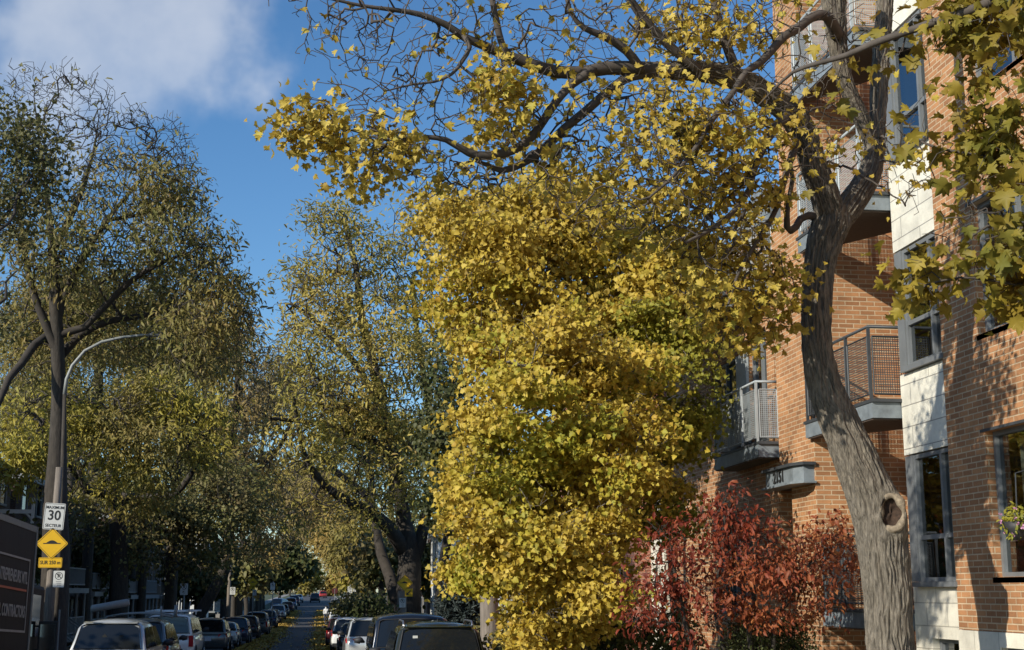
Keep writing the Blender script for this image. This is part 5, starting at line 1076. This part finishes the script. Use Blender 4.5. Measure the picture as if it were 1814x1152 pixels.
far_tree(560,820,960,70,165,LM['far'],'brown-gold crown spanning above the far street',94,n=420,lf=7.2,ls=.55,tmp='frond')
far_tree(530,900,1000,50,210,LM['far'],'tan crown above the dark rounded tree',95,n=300,lf=6,ls=.6,tmp='frond')
far_tree(470,930,1030,40,150,LM['loco'],'orange-brown tree near the pale far house',96,n=300,lf=6,ls=.5,tmp='frond')
far_tree(615,840,960,40,260,LM['far'],'brown-grey crown above the far right cars',127,n=420,lf=6,ls=.8,tmp='frond')
far_tree(545,830,960,40,290,LM['far'],'brown-grey crown above the far left cars',128,n=420,lf=6,ls=.8,tmp='frond')
far_tree(620,980,1045,35,230,LM['locy'],'low yellow-green tree behind the stop sign',97,n=260,lf=9,ls=.7)
far_tree(572,850,1045,34,420,LM['far'],'grey-brown bare tree closing the end of the street',98,n=900,lf=5,ls=.9,tmp='frond')
far_tree(545,985,1052,22,380,LM['locy'],'small yellowish tree left of the far street end',99,n=240,lf=7,ls=1.0)
far_tree(592,990,1052,22,380,LM['loco'],'small golden tree right of the far street end',100,n=240,lf=7,ls=1.0)
far_tree(665,950,1060,40,100,LM['olive'],'olive tree behind the forked locust trunk',101,n=260,lf=7,ls=.4)
far_tree(735,930,1060,50,112,LM['dark'],'dark tree left of the white house',102,n=320,lf=9,ls=.4)
far_tree(350,960,1060,60,112,LM['dark'],'deep green shaded tree above the left dark cars',103,n=380,lf=9,ls=.4)
far_tree(430,980,1055,45,140,LM['olive'],'shaded olive tree by the small left diamond sign',104,n=320,lf=8,ls=.45)
far_tree(780,900,1050,60,150,LM['olive'],'tall olive tree in the back right behind the dark linden',105,n=320,lf=7,ls=.5)
far_tree(200,930,1060,70,80,LM['dark'],'dark tree in front of the shaded porch houses',106,n=300,lf=8,ls=.25)
far_tree(690,700,900,90,130,LM['locy'],'tall yellow-green crown behind the arching locust',107,n=520,lf=9.0,ls=.5,tmp='frond')
far_tree(620,700,860,90,125,LM['loc'],'pale locust crown far behind the arching limb',108,n=480,lf=7.2,ls=.5,tmp='frond')
far_tree(400,760,930,90,125,LM['loc'],'hazy locust crown behind the left middle trees',109,n=480,lf=7.2,ls=.5,tmp='frond')
far_tree(250,640,820,130,95,LM['far'],'brown crown deep behind the street lamp',110,n=520,lf=5.4,ls=.42,tmp='frond')
far_tree(80,640,900,120,80,LM['locy'],'leafy locust crown behind the big left trunk',111,n=520,lf=7.2,ls=.36,tmp='frond')
far_tree(490,600,760,60,130,LM['far'],'twiggy brown crown meeting over the street',112,n=380,lf=3.6,ls=.5,tmp='frond')
far_tree(470,800,960,80,175,LM['loc'],'pale crown behind the street opening on the left',114,n=480,lf=9.0,ls=.6,tmp='frond')
far_tree(330,720,900,120,125,LM['olive'],'olive crown deep behind the left middle trees',115,n=600,lf=9.0,ls=.5,tmp='frond')
far_tree(160,800,1000,120,105,LM['olive'],'olive crown rising behind the shaded row houses',116,n=600,lf=6,ls=.45)
far_tree(430,640,800,80,150,LM['far'],'brown twiggy crown beneath the sky wedge',117,n=520,lf=5.4,ls=.5,tmp='frond')
far_tree(540,760,900,80,200,LM['far'],'tan far crown over the street centre',118,n=480,lf=7.2,ls=.7,tmp='frond')
far_tree(720,860,1000,60,140,LM['loc'],'locust crown showing between the forked trunks',119,n=320,lf=6,ls=.5,tmp='frond')
far_tree(500,640,780,70,190,LM['far'],'thin brown crown closing the gap over the street',120,n=480,lf=4.5,ls=.6,tmp='frond')
far_tree(60,560,720,110,90,LM['loc'],'brown locust crown high behind the big left trunk',122,n=620,lf=7.2,ls=.38,tmp='frond')
far_tree(230,570,720,110,100,LM['loco'],'rusty crown above and behind the street lamp arm',123,n=620,lf=6.3,ls=.40,tmp='frond')
far_tree(360,540,700,80,115,LM['loc'],'thin brown crown right of the street lamp head',124,n=560,lf=5.4,ls=.42,tmp='frond')
far_tree(120,660,820,110,100,LM['loco'],'rust-brown crown deep in the left trees',125,n=560,lf=8.1,ls=.42,tmp='frond')
far_tree(110,600,780,120,74,LM['olive'],'olive leafy crown right behind the big left trunk',126,n=700,lf=9,ls=.26,tmp='frond')
far_tree(150,450,660,150,76,LM['locd'],'broad dull green locust crown filling in behind the big left locust',129,n=1500,lf=9,ls=.30,tmp='frond')
far_tree(330,500,700,100,82,LM['locd'],'dull green locust crown behind the lamp head at the left',131,n=1100,lf=8,ls=.30,tmp='frond')
far_tree(60,760,960,90,100,LM['dark'],'dark crown behind the porch frame',121,n=420,lf=7,ls=.4)
tree('street_tree',[[('g',-10.6,28.4,.05,.1),('g',-10.6,28.4,1.5,.08),('g',-10.5,28.4,3.2,.04)],[('g',-10.6,28.4,1.6,.06),('g',-10.0,29,2.8,.03)]],[(-330,905,75,60,28.6,1.6,110,3.2)],'unseen small tree added out at the left to dapple the silver minivan','tree',LM['locy'],'maples',.16,MT['bark2'],seed=130,step=.3,rtip=.006,spread=.2)  # out-of-view tree, added only to break sunlight into dapples on the minivan
wg=np.random.default_rng(140);wn=26000;wx=wg.uniform(-170,170,wn);wt=wg.uniform(0,1,wn)**.8;wh=13+4*np.sin(wx*.11)+3*np.sin(wx*.37+1)
wo=leaves('far_woods',np.stack([wx,500+wg.normal(0,8,wn),zg(500)+wt*wh],1),1.5,'frond',LM['far'],None,None,.8,.5,.7,141);tag(wo,kind='stuff')
far_tree(40,930,1060,60,58,LM['dark'],'dark shrubby tree behind the box truck',113,n=240,lf=7,ls=.2)
for parts in CACHE.values():
    for o,_ in parts: bpy.data.objects.remove(o)
